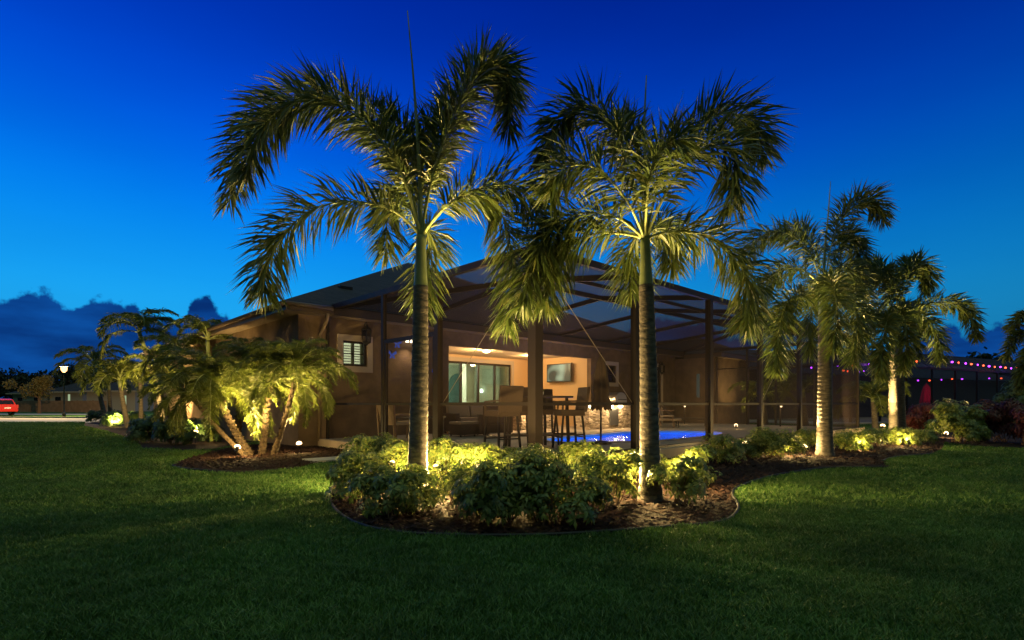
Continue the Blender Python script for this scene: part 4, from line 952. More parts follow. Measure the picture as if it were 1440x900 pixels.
def armchair(label, pos, rz):
    t = thing('armchair', label, 'armchair', pos, rz, 'patio seating'); 
    MB().box(-.36, .36, -.36, .36, .10, .34).build('base', M_WICKER, t, bevel=.015); MB().box(-.36, .36, .26, .36, .342, .84).build('back_frame', M_WICKER, t, bevel=.02)
    for s in (-1, 1): MB().box(min(s * .362, s * .47), max(s * .362, s * .47), -.38, .36, .10, .60).build('armrest', M_WICKER, t, bevel=.02)
    MB().box(-.34, .34, -.36, .24, .343, .47).build('seat_cushion', M_CUSH, t, bevel=.03)
    MB().box(-.32, .32, -.07, .07, 0, .42, 0, Matrix.Translation((0, .17, .47)) @ Matrix.Rotation(-.2, 4, 'X')).build('back_cushion', M_CUSH, t, bevel=.04)
    for x in (-.3, .3):
        for y in (-.3, .3): MB().tube([(x, y, 0), (x, y, .10)], .022, 8).build('foot', M_BLACK, t)
armchair('dark wicker armchair beside the sofa, partly behind the bar chairs', H(A_of(696, -1.6), -1.6, D0), ANG + 2.5)
# ottoman pair in front of sofa
for k, (a, lab) in enumerate([(A_of(643, -1.0), 'dark wicker footstool in front of the sofa, left one'), (A_of(665, -1.1), 'dark wicker footstool in front of the sofa, right one')]):
    t = thing('footstool', lab, 'footstool', H(a, -1.25, D0), ANG, 'wicker footstools'); MB().box(-.28, .28, -.26, .26, .05, .34).build('base', M_WICKER, t, bevel=.015); MB().box(-.28, .28, -.26, .26, .342, .41).build('cushion', M_CUSH, t, bevel=.02)
    for x in (-.24, .24):
        for y in (-.22, .22): MB().tube([(x, y, 0), (x, y, .05)], .02, 6).build('foot', M_BLACK, t)

def bar_chair(label, pos, rz):
    t = thing('bar_chair', label, 'bar chair', pos, rz, 'high wicker chairs at the bar table')
    MB().box(-.25, .25, -.25, .25, .66, .78).build('seat', M_WICKER, t, bevel=.02)
    MB().box(-.26, .26, -.03, .03, 0, .50, 0, Matrix.Translation((0, .26, .74)) @ Matrix.Rotation(-.14, 4, 'X')).build('backrest', M_WICKER, t, bevel=.018)
    for sx in (-1, 1):
        for sy in (-1, 1): MB().beam((sx * .21, sy * .20, .66), (sx * .25, sy * .26, 0), .035, .035).build('leg', M_BLACK, t)
        a = MB(); a.beam((sx * .25, .26, .96), (sx * .25, -.22, .94), .035, .03); a.beam((sx * .25, -.22, .94), (sx * .235, -.22, .70), .035, .03); a.build('armrest', M_WICKER, t)
    st = MB(); z = .24; q = .235
    st.beam((-q, -.235, z), (q, -.235, z), .02, .025); st.beam((-q, .235, z), (q, .235, z), .02, .025); st.beam((-q, -.23, z + .05), (-q, .23, z + .05), .02, .025); st.beam((q, -.23, z + .05), (q, .23, z + .05), .02, .025)
    st.build('stretcher', M_BLACK, t)
bc = lambda px, Y: Vector(((px - 720) / F * Y, Y, D0))
bar_chair('high wicker chair with its back to the camera, left of the bar table', bc(706, 10.3), math.radians(215))
bar_chair('high wicker chair just behind the left one at the bar table', bc(727, 11.3), math.radians(175))
bar_chair('high wicker chair right of the bar table, side on', bc(800, 10.9), math.radians(-75))
bar_chair('high wicker chair on the far side of the bar table', bc(766, 12.0), math.radians(10))
t = thing('bar_table', 'high dark bar table between the wicker chairs', 'table', bc(757, 11.2), .5)
MB().box(-.52, .52, -.52, .52, 1.02, 1.06).build('tabletop', M_COUNTER, t, bevel=.008)
for sx in (-1, 1):
    for sy in (-1, 1): MB().beam((sx * .42, sy * .42, 1.018), (sx * .45, sy * .45, 0), .05, .05).build('leg', M_BLACK, t)
MB().box(-.4, .4, -.4, .4, .25, .28).build('shelf', M_WICKER, t)
tp_ = bc(757, 11.2); pot = thing('table_plant', 'small green plant in a grey pot on the bar table', 'potted plant', tp_ + Vector((.05, 0, 1.061)))
MB().lathe([(.045, 0), (.06, .05), (.065, .09)], 12).build('pot', M_STEEL, pot)
r_ = random.Random(4); lf = MB()
for k in range(34):
    a = r_.uniform(0, 6.28); e = r_.uniform(.3, 1.3); L_ = r_.uniform(.06, .14); d = Vector((math.cos(a) * math.cos(e), math.sin(a) * math.cos(e), math.sin(e))); s = Vector((-math.sin(a), math.cos(a), 0)) * .012
    b = Vector((0, 0, .09)); lf.add([b, b + d * L_ * .6 - s, b + d * L_ - Vector((0, 0, .02)), b + d * L_ * .6 + s], [(0, 1, 2, 3)])
lf.build('leaves', M_LEAF, pot)

def side_chair(label, pos, rz, fabric):
    t = thing('dining_chair', label, 'chair', pos, rz, 'terrace chairs')
    MB().box(-.24, .24, -.24, .24, .42, .47).build('seat', fabric, t, bevel=.012)
    MB().box(-.24, .24, -.015, .015, 0, .44, 0, Matrix.Translation((0, .23, .46)) @ Matrix.Rotation(-.2, 4, 'X')).build('backrest', fabric, t, bevel=.008)
    fr = mat('tan_frame', (.22, .13, .07), .5)
    for sx in (-1, 1):
        MB().beam((sx * .255, -.22, .44), (sx * .26, -.25, 0), .03, .03).build('leg', fr, t); MB().beam((sx * .255, .32, .90), (sx * .26, .24, 0), .03, .03).build('leg', fr, t)
        MB().beam((sx * .255, .27, .66), (sx * .255, -.24, .64), .045, .025).build('armrest', fr, t)
M_SLING = mat('tan_sling', (.36, .27, .2), .8, bump=.2, bscale=120)
side_chair('tan sling chair by the wall, left of the tallest palm trunk', P(556, 0, 12.3).xy.to_3d() + Vector((0, 0, D0)), 2.6, M_SLING)
side_chair('tan sling chair farther back behind the tallest palm trunk', P(577, 0, 13.8).xy.to_3d() + Vector((0, 0, D0)), -1.9, M_SLING)
side_chair('dark sling chair beyond the pool, right of the second palm trunk', P(938, 0, 20.5).xy.to_3d() + Vector((0, 0, D0)), 1.2, M_CUSH)
tb = thing('side_table', 'low dark table between the sling chairs by the wall', 'table', P(590, 0, 13.0).xy.to_3d() + Vector((0, 0, D0)), ANG)
MB().box(-.5, .5, -.4, .4, .56, .60).build('tabletop', M_COUNTER, tb, bevel=.006)
for sx in (-1, 1):
    for sy in (-1, 1): MB().beam((sx * .44, sy * .34, .558), (sx * .44, sy * .34, 0), .04, .04).build('leg', M_BLACK, tb)
# sun loungers
for k, (px, Y, lab) in enumerate([(962, 21.8, 'dark sun lounger beyond the pool, right one'), (924, 20.9, 'dark sun lounger beyond the pool, left one')]):
    t = thing('sun_lounger', lab, 'sun lounger', P(px, 0, Y).xy.to_3d() + Vector((0, 0, D0)), ANG + .5, 'sun loungers beyond the pool')
    MB().box(-.3, .3, -.9, .35, .26, .34).build('seat', M_CUSH if k else M_WICKER, t, bevel=.02); MB().box(-.3, .3, 0, .75, -.04, .04, 0, Matrix.Translation((0, .36, .31)) @ Matrix.Rotation(.8, 4, 'X')).build('backrest', M_WICKER, t, bevel=.02)
    for sx in (-.26, .26):
        for sy in (-.8, .3): MB().beam((sx, sy, .26), (sx, sy, 0), .04, .04).build('leg', M_BLACK, t)

# closed umbrella
def umbrella(label, pos, z0, z1, ztop, m, seed, r0=.17):
    t = thing('closed_umbrella', label, 'umbrella', pos); V = []; n = 28; rows = 10; mb = MB(); r = random.Random(seed); ph = [r.uniform(-.5, .5) for _ in range(n)]
    for i in range(rows):
        u = i / (rows - 1); z = z0 + (z1 - z0) * u; rad = r0 * (1 - u) ** .55 * (.72 if .12 < u < .3 else 1) + .025
        for k in range(n): q = rad * (1 + .28 * math.cos(k * 2 * math.pi / n * 7 + ph[k] * .6)); V.append((q * math.cos(2 * math.pi * k / n), q * math.sin(2 * math.pi * k / n), z - (.06 * math.cos(k * 2 * math.pi / n * 7) if i == 0 else 0)))
    mb.add(V, [(i * n + k, i * n + (k + 1) % n, (i + 1) * n + (k + 1) % n, (i + 1) * n + k) for i in range(rows - 1) for k in range(n)]); mb.build('canopy', m, t, smooth=True)
    MB().tube([(0, 0, .05), (0, 0, ztop)], .022, 8).build('pole', M_BLACK, t); MB().lathe([(.24, 0), (.24, .05), (.05, .08)], 16).build('base', M_BLACK, t)
umbrella('closed dark brown umbrella standing beside the outdoor kitchen', P(845, 0, 12.1).xy.to_3d() + Vector((0, 0, D0)), .79, 1.98, 2.04, mat('brown_canvas', (.09, .06, .045), .9), 1, .17)

# outdoor kitchen
KY0 = -2.05
ka0, ka1 = A_of(829, -1.2), A_of(883, -1.2)
kt = thing('outdoor_kitchen', 'stone-clad outdoor kitchen counter with three warm lamps', 'kitchen counter', (OX, OY, D0), ANG)
def stone_mat():
    m = M_STONE; nt = m.node_tree; N = nt.nodes; L = nt.links; b = N['Principled BSDF']; tc = N.new('ShaderNodeTexCoord')
    v = N.new('ShaderNodeTexVoronoi'); v.inputs['Scale'].default_value = 1; mp = N.new('ShaderNodeMapping'); mp.inputs['Scale'].default_value = (6, 6, 17)
    L.new(tc.outputs['Object'], mp.inputs[0]); L.new(mp.outputs[0], v.inputs['Vector']); r = N.new('ShaderNodeValToRGB'); cr = r.color_ramp; cr.elements[0].color = (.09, .06, .04, 1); cr.elements[1].color = (.62, .50, .36, 1)
    L.new(v.outputs['Color'], r.inputs[0]); L.new(r.outputs[0], b.inputs['Base Color']); bp = N.new('ShaderNodeBump'); bp.inputs['Distance'].default_value = .04; bp.inputs['Strength'].default_value = 1; L.new(v.outputs['Distance'], bp.inputs['Height']); bp.invert = True; L.new(bp.outputs[0], b.inputs['Normal'])
stone_mat()
kb0 = A_of(748, -.6)
mbk = MB(); mbk.box(ka0, ka1 + .5, -1.2, -.55, 0, .88); mbk.box(kb0, ka0 - .35, .15, .45, 0, .88); mbk.box(kb0 + .1, kb0 + .16, .0, .148, 0, .88); mbk.build('stone_base', M_STONE, kt)
mbk = MB(); mbk.box(ka0 - .06, ka1 + .56, -1.27, -.5, .882, .93); mbk.box(kb0 - .05, ka0 - .3, .08, .5, .882, .93); mbk.build('countertop', M_COUNTER, kt, bevel=.008)
mbk = MB(); mbk.box(A_of(857, -1.2), A_of(869, -1.2), -1.225, -1.203, .12, .72); mbk.build('cabinet_door', M_STEEL, kt, bevel=.004)
gm = MB(); ga = A_of(866, -.9); pr = [(-.36, 0), (.36, 0)] + [(.36 * math.cos(t_), .10 + .30 * math.sin(t_)) for t_ in np.linspace(0, math.pi, 12)]; m_ = len(pr)
V = [(ga + x, -1.15, .933 + z) for x, z in pr] + [(ga + x, -.62, .933 + z) for x, z in pr]
gm.add(V, [tuple(range(m_)), tuple(range(m_, 2 * m_))[::-1]] + [(i, (i + 1) % m_, (i + 1) % m_ + m_, i + m_) for i in range(m_)]); gr_ = gm.build('grill_hood', M_STEEL, kt)
MB().tube([(ga - .25, -1.2, 1.06), (ga + .25, -1.2, 1.06)], .014, 8).build('handle', M_BLACK, gr_)
KG = emit('kitchen_lamp_glow', (1, .78, .4), 30)
for px in (831, 859, 872):
    a_ = A_of(px, -1.32); l_ = MB().lathe([(.03, -.08), (.085, -.05), (.085, .03), (.03, .05)], 10).build('counter_lamp', KG, kt, smooth=True); l_.location = (a_, -1.34, .83)
    point(kt, H(a_, -1.52, .83 + DZ), 34, (1, .68, .32), .04)
point(kt, H((kb0 + ka0) / 2, -.1, .9), 45, (1, .68, .32), .06); point(kt, H(kb0 + .3, -.15, .9), 40, (1, .68, .32), .06)

# television on the side wall of the covered patio
tv = thing('television', 'black wall-mounted television glowing pale green on the orange patio wall', 'television', H(LA1 - .04, 2.1, 0), ANG)
tvb0 = 1.35; zt0, zt1 = 2.02, 2.78
M1 = Matrix.Rotation(0, 4, 'Z')
MB().box(-.16, -.10, -.72, .62, zt0, zt1).build('bezel', M_BLACK, tv, bevel=.008)
m = bpy.data.materials.new('tv_picture'); m.use_nodes = True; N = m.node_tree.nodes; L = m.node_tree.links; tc = N.new('ShaderNodeTexCoord'); ns_ = N.new('ShaderNodeTexNoise'); ns_.inputs['Scale'].default_value = 2.2; ns_.inputs['Detail'].default_value = 0; L.new(tc.outputs['Object'], ns_.inputs['Vector'])
rp = N.new('ShaderNodeValToRGB'); rp.color_ramp.elements[0].position = .46; rp.color_ramp.elements[0].color = (.012, .045, .040, 1); rp.color_ramp.elements[1].position = .72; rp.color_ramp.elements[1].color = (.45, .65, .45, 1); L.new(ns_.outputs['Fac'], rp.inputs[0])
L.new(rp.outputs[0], N['Principled BSDF'].inputs['Emission Color']); N['Principled BSDF'].inputs['Emission Strength'].default_value = .8; N['Principled BSDF'].inputs['Base Color'].default_value = (.02, .02, .02, 1)
MB().box(-.166, -.162, -.67, .57, zt0 + .04, zt1 - .04).build('screen', m, tv); MB().box(-.098, .035, -.25, .15, 2.3, 2.5).build('bracket', M_BLACK, tv)

# wall lanterns
def lantern(label, a, b, z, lit=0):
    t = thing('wall_lantern', label, 'wall lantern', H(a, b, z), ANG, 'carriage lanterns on the stucco walls')
    c = MB(); c.lathe([(.02, .50), (.035, .44), (.05, .42), (.14, .34), (.15, .32)], 6, c=(0, -.18, -.2)); c.lathe([(.13, -.0), (.13, -.02), (.05, -.06), (.015, -.10)], 6, c=(0, -.18, -.2))
    for k in range(6): A = k * math.pi / 3; c.beam((.135 * math.cos(A), -.18 + .135 * math.sin(A), .12), (.115 * math.cos(A), -.18 + .115 * math.sin(A), -.2), .014, .014)
    c.build('lantern_frame', M_BLACK, t); MB().tube([(0, 0, .05), (0, -.08, .30), (0, -.18, .34), (0, -.18, .30)], .014, 6).build('bracket', M_BLACK, t); MB().box(-.06, .06, -.025, -.002, -.1, .15).build('wall_plate', M_BLACK, t)
    MB().lathe([(.10, -.2), (.12, .11)], 6, c=(0, -.18, 0)).build('glass', glassy('lantern_glass', (.8, .8, .75))[0], t)
lantern('black carriage lantern above the left shuttered window', A_of(511, .5), .5, 2.98)
lantern('black carriage lantern on the far wall right of the second palm', A_of(926, .5), .5, 2.75)
# flood light and blue ornaments on the wing wall
fl = thing('flood_light', 'small bright floodlight high on the wall behind the enclosure door', 'floodlight', H(A_of(573, .5), .5, 2.98), ANG)
MB().box(-.05, .05, -.03, -.002, -.06, .06).build('wall_plate', M_BLACK, fl)
for s in (-1, 1): MB().lathe([(.03, 0), (.05, -.10), (.055, -.12)], 10, c=(s * .08, -.12, .02)).build('lamp_head', emit('flood_glow', (1, .82, .55), 5), fl)
spot(fl, H(A_of(573, .5), .26, 2.84), H(A_of(560, .5), .4, 1.0), 35, 110, (1, .7, .4), .8)
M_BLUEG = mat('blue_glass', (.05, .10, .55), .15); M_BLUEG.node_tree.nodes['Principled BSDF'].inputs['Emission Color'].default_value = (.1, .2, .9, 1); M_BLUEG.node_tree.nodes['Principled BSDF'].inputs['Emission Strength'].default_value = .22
for px, py, lab in [(551, 498, 'small blue glass butterfly on the wall left of the tallest palm trunk'), (558, 483, 'upper pale blue glass butterfly near the floodlight'), (611, 524, 'blue glass butterfly on the wall right of the tallest palm trunk')]:
    a_ = A_of(px, .46); z_ = EYE + (HY - py) / F * H(a_, .46).y; t = thing('wall_ornament', lab, 'wall ornament', H(a_, .46, z_), ANG, 'blue glass wall ornaments')
    MB().tube([(0, .035, -.10), (0, .02, .10)], .012, 6).build('body', M_BLACK, t)
    for s in (-1, 1):
        mb = MB(); mb.add([(0, 0, 0), (s * .11, -.05, .10), (s * .13, -.05, .02), (s * .05, -.03, -.03), (s * .09, -.04, -.12), (s * .03, -.02, -.12), (0, .01, .0), (s * .11, -.04, .10), (s * .13, -.04, .02), (s * .05, -.02, -.03), (s * .09, -.03, -.12), (s * .03, -.01, -.12)],
            [(0, 1, 2, 3), (0, 3, 4, 5), (6, 9, 8, 7), (6, 11, 10, 9), (1, 7, 8, 2), (4, 10, 11, 5)]); mb.build('wing', M_BLUEG, t)

# little lamps fixed to the enclosure posts
for px, py, Yd, lab in [(963, 570.5, 24.0, 'small downlight on the far wall beyond the pool'), (1098.5, 570.5, 21.5, 'small downlight on the end wall of the enclosure')]:
    q = P(px, py, Yd); t = thing('post_light', lab, 'small wall light', q, 0, 'small downlights'); MB().lathe([(.03, .06), (.06, .04), (.06, .0), (.05, -.01)], 10).build('lamp_cap', M_BLACK, t); MB().lathe([(.045, -.012), (.03, -.05), (.01, -.06)], 10).build('bulb', GLOW_SOFT, t)
    point(t, q - Vector((0, .1, .12)), 9, WARM, .03)
    s_ = MB().tube([(0, .07, -1.0 + .12), (0, .07, .08)], .03, 6); s_.build('mounting_post', M_BRONZE, t)

# ------------------------------------------------------------------ neighbour on the right: screened lanai with string lights
na, nb = P(1196, 0, 29.0).xy, P(1560, 0, 45.0).xy
dirv = (nb - na).normalized(); nang = math.atan2(dirv.y, dirv.x); nl = (nb - na).length
def NP(s, d, z=0): return Vector((na.x + dirv.x * s - dirv.y * d, na.y + dirv.y * s + dirv.x * d, z))
def nx(px, d=0):
    q = (px - 720) / F; return (q * (na.y + dirv.x * d) - (na.x - dirv.y * d)) / (dirv.x - q * dirv.y)
nh = thing('house', 'dark neighbouring house with hip roof at the right', 'house', (*na, 0), nang); 
mb = MB(); mb.box(-3, nl + 6, 7.0, 7.2, 0, 3.2); mb.box(-3, -2.8, 7.2, 16, 0, 3.2); mb.build('wall', mat('dark_stucco', (.10, .09, .10), .9, bump=.3), nh)
mb = MB(); hip(mb, -3.6, nl + 6.6, 6.4, 20, 3.2, .35); mb.build('roof', M_SHINGLE, nh)
nc = thing('screen_enclosure', 'dark screened enclosure hung with purple and orange string lights', 'pool enclosure', (*na, 0), nang)
fr = MB(); L1 = nl + 5; nz = 3.25
for k in range(9): x = k * 2.7; MB().box(x - .05, x + .05, -.05, .05, 0, nz - .06).build('post', M_BRONZE, nc)
fr.beam((0, 0, nz), (L1, 0, nz), .1, .12); fr.beam((0, 1.3, nz + 1.0), (L1, 1.3, nz + 1.0), .08, .1); fr.beam((.06, .05, nz), (.06, 6.9, nz), .1, .12); fr.beam((0, 0.0, 1.0), (L1, 0, 1.0), .05, .05)
for k in range(9): x = k * 2.7; fr.beam((x, .05, nz + .03), (x, 1.28, nz + .97), .05, .08); fr.beam((x, 1.3, nz + 1.0), (x, 6.5, nz + 1.05), .05, .08)
fr.beam((0, 3.8, nz + 1.03), (L1, 3.8, nz + 1.03), .05, .08); fr.build('roof_frame', M_BRONZE, nc)
s = MB(); s.add([(0, 0, 0), (L1, 0, 0), (L1, 0, nz), (0, 0, nz), (0, 1.3, nz + 1.05), (L1, 1.3, nz + 1.05), (0, 6.6, nz + 1.1), (L1, 6.6, nz + 1.1), (0, 7, 0), (0, 7, nz)], [(0, 1, 2, 3), (3, 2, 5, 4), (4, 5, 7, 6), (0, 3, 9, 8), (3, 4, 6, 9)])
s.build('screen_mesh', veil('neighbour_screen', (.03, .03, .045), .40, .98, 2.2), nc)
prop(MB().box(-3, nl + 6, -.5, 6.98, .01, .10).build('neighbour_patio', M_DECK), kind='structure'); bpy.data.objects['neighbour_patio'].location = (*na, 0); bpy.data.objects['neighbour_patio'].rotation_euler[2] = nang
BP = emit('purple_bulb', (.42, .04, 1.0), 7); BO = emit('orange_bulb', (1.0, .09, .03), 6)
def string(label, items, d):
    root = thing('string_lights', label, 'string lights', NP(0, d, 0), nang, 'strings of coloured party lights')
    pts = []
    for px, py, c in items:
        s_ = nx(px, d); w = NP(s_, d); z = EYE + (HY - py) / F * w.y; pts.append((s_, 0, z, c))
    cab = MB(); P3 = []
    for i, (x, y, z, c) in enumerate(pts):
        P3.append((x, y, z + .07))
        if i < len(pts) - 1: P3.append(((x + pts[i + 1][0]) / 2, 0, (z + pts[i + 1][2]) / 2 + .02))
    cab.tube(P3, .008, 4).build('cable', M_BLACK, root)
    for k, (x, y, z, c) in enumerate(pts):
        rr = .038 + .012 * ((k * 7) % 3); b = MB().lathe([(.012, .05), (rr, .02), (rr * 1.1, -.01), (rr * .8, -.04), (.008, -.055)], 8).build('bulb', BP if c == 'p' else BO, root, smooth=True); b.location = (x, y, z)
        if k % 3 == 0:
            d_ = bpy.data.lights.new('lamp_light', 'POINT'); d_.energy = 5; d_.color = (.4, .08, 1) if c == 'p' else (1, .25, .06); d_.shadow_soft_size = .05; o = bpy.data.objects.new('lamp_light', d_); COL.objects.link(o); o.parent = root; o.location = (x, -.12, z)
string('upper string of purple and orange lights along the neighbour eave', [(1222, 512, 'p'), (1240, 507, 'o'), (1289, 508, 'o'), (1315, 507, 'p'), (1329, 508, 'o'), (1339, 509, 'p'), (1348, 510, 'o'), (1358, 511, 'p'), (1366, 512, 'o'), (1375, 513, 'p'), (1383, 514, 'o'), (1391, 515, 'p'), (1399, 516, 'o'), (1407, 516, 'p'), (1414, 517, 'o'), (1422, 518, 'p'), (1430, 518, 'o'), (1438, 519, 'p')], -.12)
string('lower string of purple and orange lights behind the closed red umbrella', [(1208, 523, 'p'), (1214, 522, 'p'), (1249, 536, 'o'), (1276, 535, 'o'), (1291, 535, 'p'), (1307, 535, 'o'), (1324, 534, 'p'), (1339, 533, 'o'), (1353, 533, 'p'), (1374, 532, 'o'), (1391, 532, 'p'), (1408, 532, 'o'), (1428, 531, 'p'), (1442, 531, 'o')], 2.6)
string('left string of purple and orange lights seen through the near enclosure', [(1141, 517, 'p'), (1178, 514, 'p'), (1186, 521, 'o'), (1192, 522, 'o'), (1198, 514, 'o')], 2.0)
uc = NP(nx(1303, 1.0), 1.0, .1); umbrella('closed burgundy umbrella behind the burgundy shrub at the neighbour patio', uc, .5, 2.3, 2.45, mat('burgundy_canvas', (.35, .02, .06), .85), 3, .36)
point(bpy.data.objects['closed_umbrella.001'], uc + Vector((-.6, -1.1, 1.9)), 26, (1, .1, .35), .1)
M_GLOBE = bpy.data.materials.new('street_lamp_globe'); M_GLOBE.use_nodes = True
_n = M_GLOBE.node_tree.nodes; _l = M_GLOBE.node_tree.links; _n.remove(_n['Principled BSDF'])
_e = _n.new('ShaderNodeEmission'); _e.inputs[0].default_value = (1, .50, .16, 1); _e.inputs[1].default_value = 6.0
_t = _n.new('ShaderNodeBsdfTransparent'); _m = _n.new('ShaderNodeMixShader'); _m.inputs[0].default_value = .5
_l.new(_t.outputs[0], _m.inputs[1]); _l.new(_e.outputs[0], _m.inputs[2]); _l.new(_m.outputs[0], _n['Material Output'].inputs[0])
# ------------------------------------------------------------------ far left: street lamp, car, fence, houses, trees
sl = thing('street_lamp', 'tall black street lamp glowing warm white beside the road', 'street lamp', (P(90, 0, 46).x, 46, 0))
MB().lathe([(.14, 0), (.14, .25), (.08, .35), (.055, .5), (.045, 3.72), (.08, 3.78)], 12).build('post', M_BLACK, sl, smooth=True)
MB().lathe([(.22, 4.32), (.30, 4.27), (.10, 4.42), (.02, 4.5)], 12).build('lamp_cap', M_BLACK, sl)
MB().lathe([(.08, 3.78), (.20, 3.95), (.23, 4.12), (.20, 4.27)], 14).build('globe', M_GLOBE, sl, smooth=True)
point(sl, (P(90, 0, 46).x, 46.0, 4.08), 17000, (1, .66, .30), .12)

# red car: side profile, rear end to the right
def car():
    cx = P(-15, 0, 51).x; root = thing('parked_car', 'red car at the left edge of the picture, seen from its rear right side', 'car', (cx, 51, 0), math.radians(-14))
    red = mat('red_car_paint', (.42, .025, .012), .25); dark = mat('car_glass', (.01, .01, .012), .08); 
    body = [(-2.3, .35), (2.25, .35), (2.32, .55), (2.30, .95), (2.2, 1.0), (-1.0, .98), (-1.9, .90), (-2.3, .72)]
    mb = MB(); n = len(body); V = [(x, -.85 if z > .9 else -.89, z) for x, z in body] + [(x, .85 if z > .9 else .89, z) for x, z in body]
    mb.add(V, [tuple(range(n)), tuple(range(n, 2 * n))[::-1]] + [(i, (i + 1) % n, (i + 1) % n + n, i + n) for i in range(n)]); mb.build('body', red, root, bevel=.05)
    cab = [(-1.05, .985), (2.15, .985), (1.95, 1.50), (1.6, 1.60), (-.1, 1.60), (-.45, 1.52)]; n = len(cab)
    mb = MB(); V = [(x, -(.84 if z < 1.1 else .68), z) for x, z in cab] + [(x, (.84 if z < 1.1 else .68), z) for x, z in cab]
    mb.add(V, [tuple(range(n)), tuple(range(n, 2 * n))[::-1]] + [(i, (i + 1) % n, (i + 1) % n + n, i + n) for i in range(n)]); mb.build('cabin', red, root, bevel=.03)
    for s in (-1, 1):
        for x0, x1 in ((-.6, .45), (.55, 1.35), (1.45, 1.85)):
            mb = MB(); y0, y1 = s * .838, s * .715; mb.add([(x0, y0, 1.05), (x1, y0, 1.05), (min(x1, 1.75), y1, 1.48), (max(x0, -.3), y1, 1.48)], [(0, 1, 2, 3)]); mb.build('window', dark, root)
        t = MB().box(2.18, 2.33, s * .86 - .1, s * .86 + .035, .72, 1.02).build('tail_light', emit('tail_glow' + str(s), (1, .05, .02), .6), root, bevel=.01)
        for x in (-1.45, 1.5):
            w = MB().lathe([(.20, -.11), (.33, -.10), (.345, -.06), (.345, .06), (.33, .10), (.20, .11)], 24).build('wheel', mat('tyre_rubber', (.012, .012, .012), .8), root, smooth=True); w.location = (x, s * .84, .345); w.rotation_euler[0] = math.radians(90)
            h = MB().lathe([(.02, -.115), (.20, -.112), (.20, .112), (.02, .115)], 12).build('rim', M_STEEL, w)
    mb = MB(); mb.add([(2.175, -.66, 1.08), (2.175, .66, 1.08), (2.0, .58, 1.46), (2.0, -.58, 1.46)], [(0, 1, 2, 3)]); mb.build('rear_window', dark, root)
    MB().box(2.24, 2.38, -.84, .84, .38, .58).build('bumper', red, root, bevel=.03); MB().box(2.322, 2.336, -.26, .26, .66, .78).build('number_plate', mat('plate_white', (.6, .6, .6), .5), root)
car()

def fence(label, p0, p1, h, m, name='fence', step=.13, w=.1):
    p0, p1 = Vector(p0), Vector(p1); L_ = (p1 - p0).length; a = math.atan2(p1.y - p0.y, p1.x - p0.x); t = thing(name, label, 'fence', (p0.x, p0.y, 0), a)
    mb = MB(); x = 0
    while x < L_: mb.box(x, x + w, -.012, .012, .05, h); x += step
    mb.build('picket_panel', m, t); rl_ = MB(); rl_.box(0, L_, .014, .05, .3, .38); rl_.box(0, L_, .014, .05, h - .35, h - .27); rl_.build('rail', m, t)
    x = 0
    while x <= L_: MB().box(x - .06, x + .06, .052, .17, 0, h + .06).build('post', m, t); x += 2.6
M_FENCE = mat('brown_fence', (.16, .10, .06), .9, col2=(.22, .14, .09), scale=2)
fence('brown picket fence behind the street lamp', (*P(22, 0, 70).xy, 0), (*P(150, 0, 66).xy, 0), 1.5, M_FENCE)
def far_house(label, px0, px1, Y, hw_z, pitch, depth, wins, m):
    x0 = P(px0, 0, Y).x; x1 = P(px1, 0, Y).x; w_ = x1 - x0; t = thing('house', label, 'house', (x0, Y, 0)); mb = MB(); mb.box(0, w_, 0, depth, 0, hw_z); mb.build('wall', m, t)
    rf = MB(); hip(rf, -.6, w_ + .6, -.6, depth + .6, hw_z, pitch); ro = rf.build('roof', M_SHINGLE, t); MB().box(-.62, w_ + .62, -.66, -.602, hw_z - .16, hw_z + .02).build('fascia', M_TRIM, ro)
    for q0, q1, z0, z1, e in wins:
        wx0, wx1 = P(q0, 0, Y).x - x0, P(q1, 0, Y).x - x0; fr = MB().box(wx0 - .12, wx1 + .12, -.05, -.002, z0 - .12, z1 + .12).build('window', M_TRIM, t); MB().box(wx0, wx1, -.06, -.052, z0, z1).build('pane', e, fr)
M_FARWALL = mat('far_stucco', (.38, .34, .30), .9, bump=.2)
EW = emit('far_window', (.65, .85, .5), .5); DW = mat('dark_pane', (.01, .012, .015), .1)
far_house('low pale house behind the fence, left part of the street', 18, 66, 92, 2.9, .42, 9, [(25, 32, .9, 2.2, DW), (48, 56, .9, 2.2, DW)], M_FARWALL)
far_house('gabled pale house behind the street lamp with one lit window', 70, 116, 84, 3.0, .5, 10, [(96, 99, 1.0, 2.6, EW), (78, 86, .9, 2.2, DW)], M_FARWALL)
far_house('dim house between the side palms, farther right', 122, 190, 78, 3.0, .45, 12, [(170, 178, 1.0, 2.3, EW)], M_FARWALL)
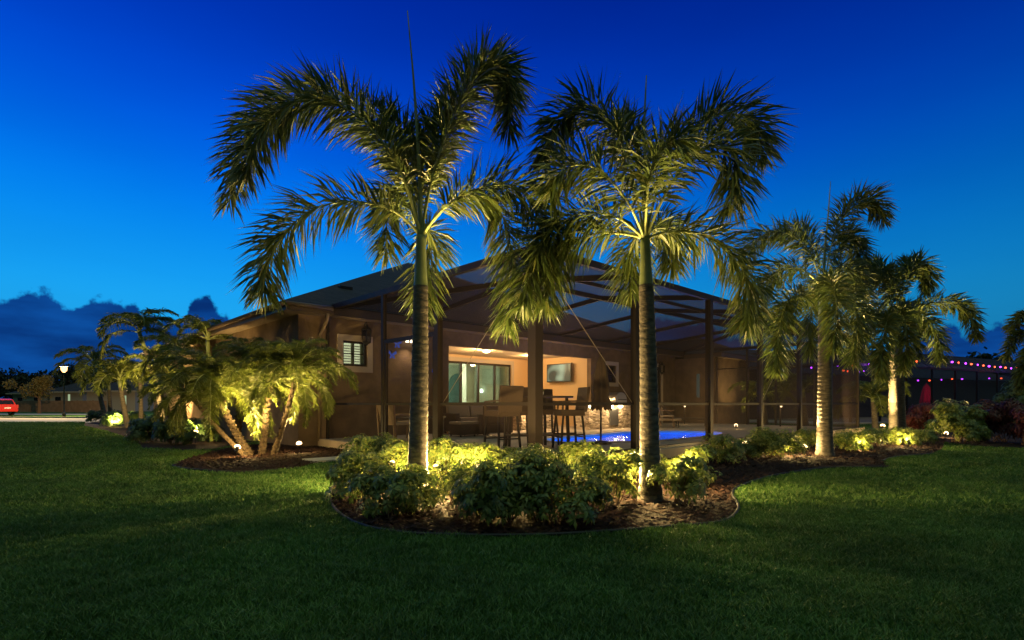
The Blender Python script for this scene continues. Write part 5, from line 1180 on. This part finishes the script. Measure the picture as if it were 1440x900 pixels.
def tree(label, px, Y, h, r, seed, m, trunk_h, n=2600, leaf=.3, group=None):
    x = P(px, 0, Y).x; root = thing('tree', label, 'tree', (x, Y, 0), 0, group); R = np.random.default_rng(seed)
    lob = [(R.normal() * r * .42, R.normal() * r * .35, trunk_h + (h - trunk_h) * R.uniform(.2, .85), r * R.uniform(.28, .46)) for _ in range(14)]
    c = np.array([lob[i] for i in R.integers(0, len(lob), n)]); d = R.normal(size=(n, 3)); d /= np.linalg.norm(d, axis=1)[:, None]; p = c[:, :3] + d * c[:, 3:4] * R.uniform(.5, 1.1, n)[:, None]
    a = R.normal(size=(n, 3)); a /= np.linalg.norm(a, axis=1)[:, None]; b = np.cross(a, R.normal(size=(n, 3))); b /= np.linalg.norm(b, axis=1)[:, None]
    s = (leaf * R.uniform(.6, 1.2, n))[:, None]; V = np.stack([p - a * s * .5, p + b * s * .28, p + a * s * .5, p - b * s * .28], 1).reshape(-1, 3); k = np.arange(n)[:, None] * 4
    np_mesh('crown', V, [k + np.array([[0, 1, 2, 3]])], m, root)
    mb = MB(); tr_ = .035 * h; mb.tube([(0, 0, 0), (.05, 0, trunk_h * .6), (0, 0, trunk_h * 1.1)], [tr_ * 1.3, tr_, tr_ * .8], 8)
    for q in lob[:7]: mb.tube([(0, 0, trunk_h), (q[0] * .5, q[1] * .5, (trunk_h + q[2]) * .5), q[:3]], [tr_ * .6, tr_ * .35, tr_ * .12], 6)
    mb.build('trunk', M_STEM, root)
M_TREEWARM = mat('street_tree_leaf', (.16, .12, .03), .6, island=[(.14, .11, .03), (.22, .16, .04), (.10, .10, .03)], trans=.3)
tree('small yellow-lit street tree in front of the fence', 55, 63, 4.6, 1.9, 1, M_TREEWARM, 1.8, 2200, .28)
M_FARLEAF = mat('far_leaf', (.012, .022, .01), .9)
for k, (px, Y, h, r, lab) in enumerate([(18, 118, 8.0, 6, 'dark tree mass at the far left behind the houses'), (42, 122, 6.6, 4.5, 'second dark distant tree from the left'), (-10, 112, 7.5, 6, 'dark distant tree cut off by the left edge'),
    (72, 112, 7.6, 5, 'dark distant tree between the two pale roofs'), (105, 105, 8.0, 5, 'dark distant tree behind the gabled house'), (135, 98, 8.2, 6, 'dark distant tree behind the side palms'), (165, 96, 7.6, 6, 'dark tree closing the view beside the side wall'),
    (1392, 62, 6.0, 5, 'dark distant tree above the neighbour roof')]):
    tree(lab, px, Y, h, r, 50 + k, M_FARLEAF, 2.2, 2600, .75, 'dark distant trees on the skyline')
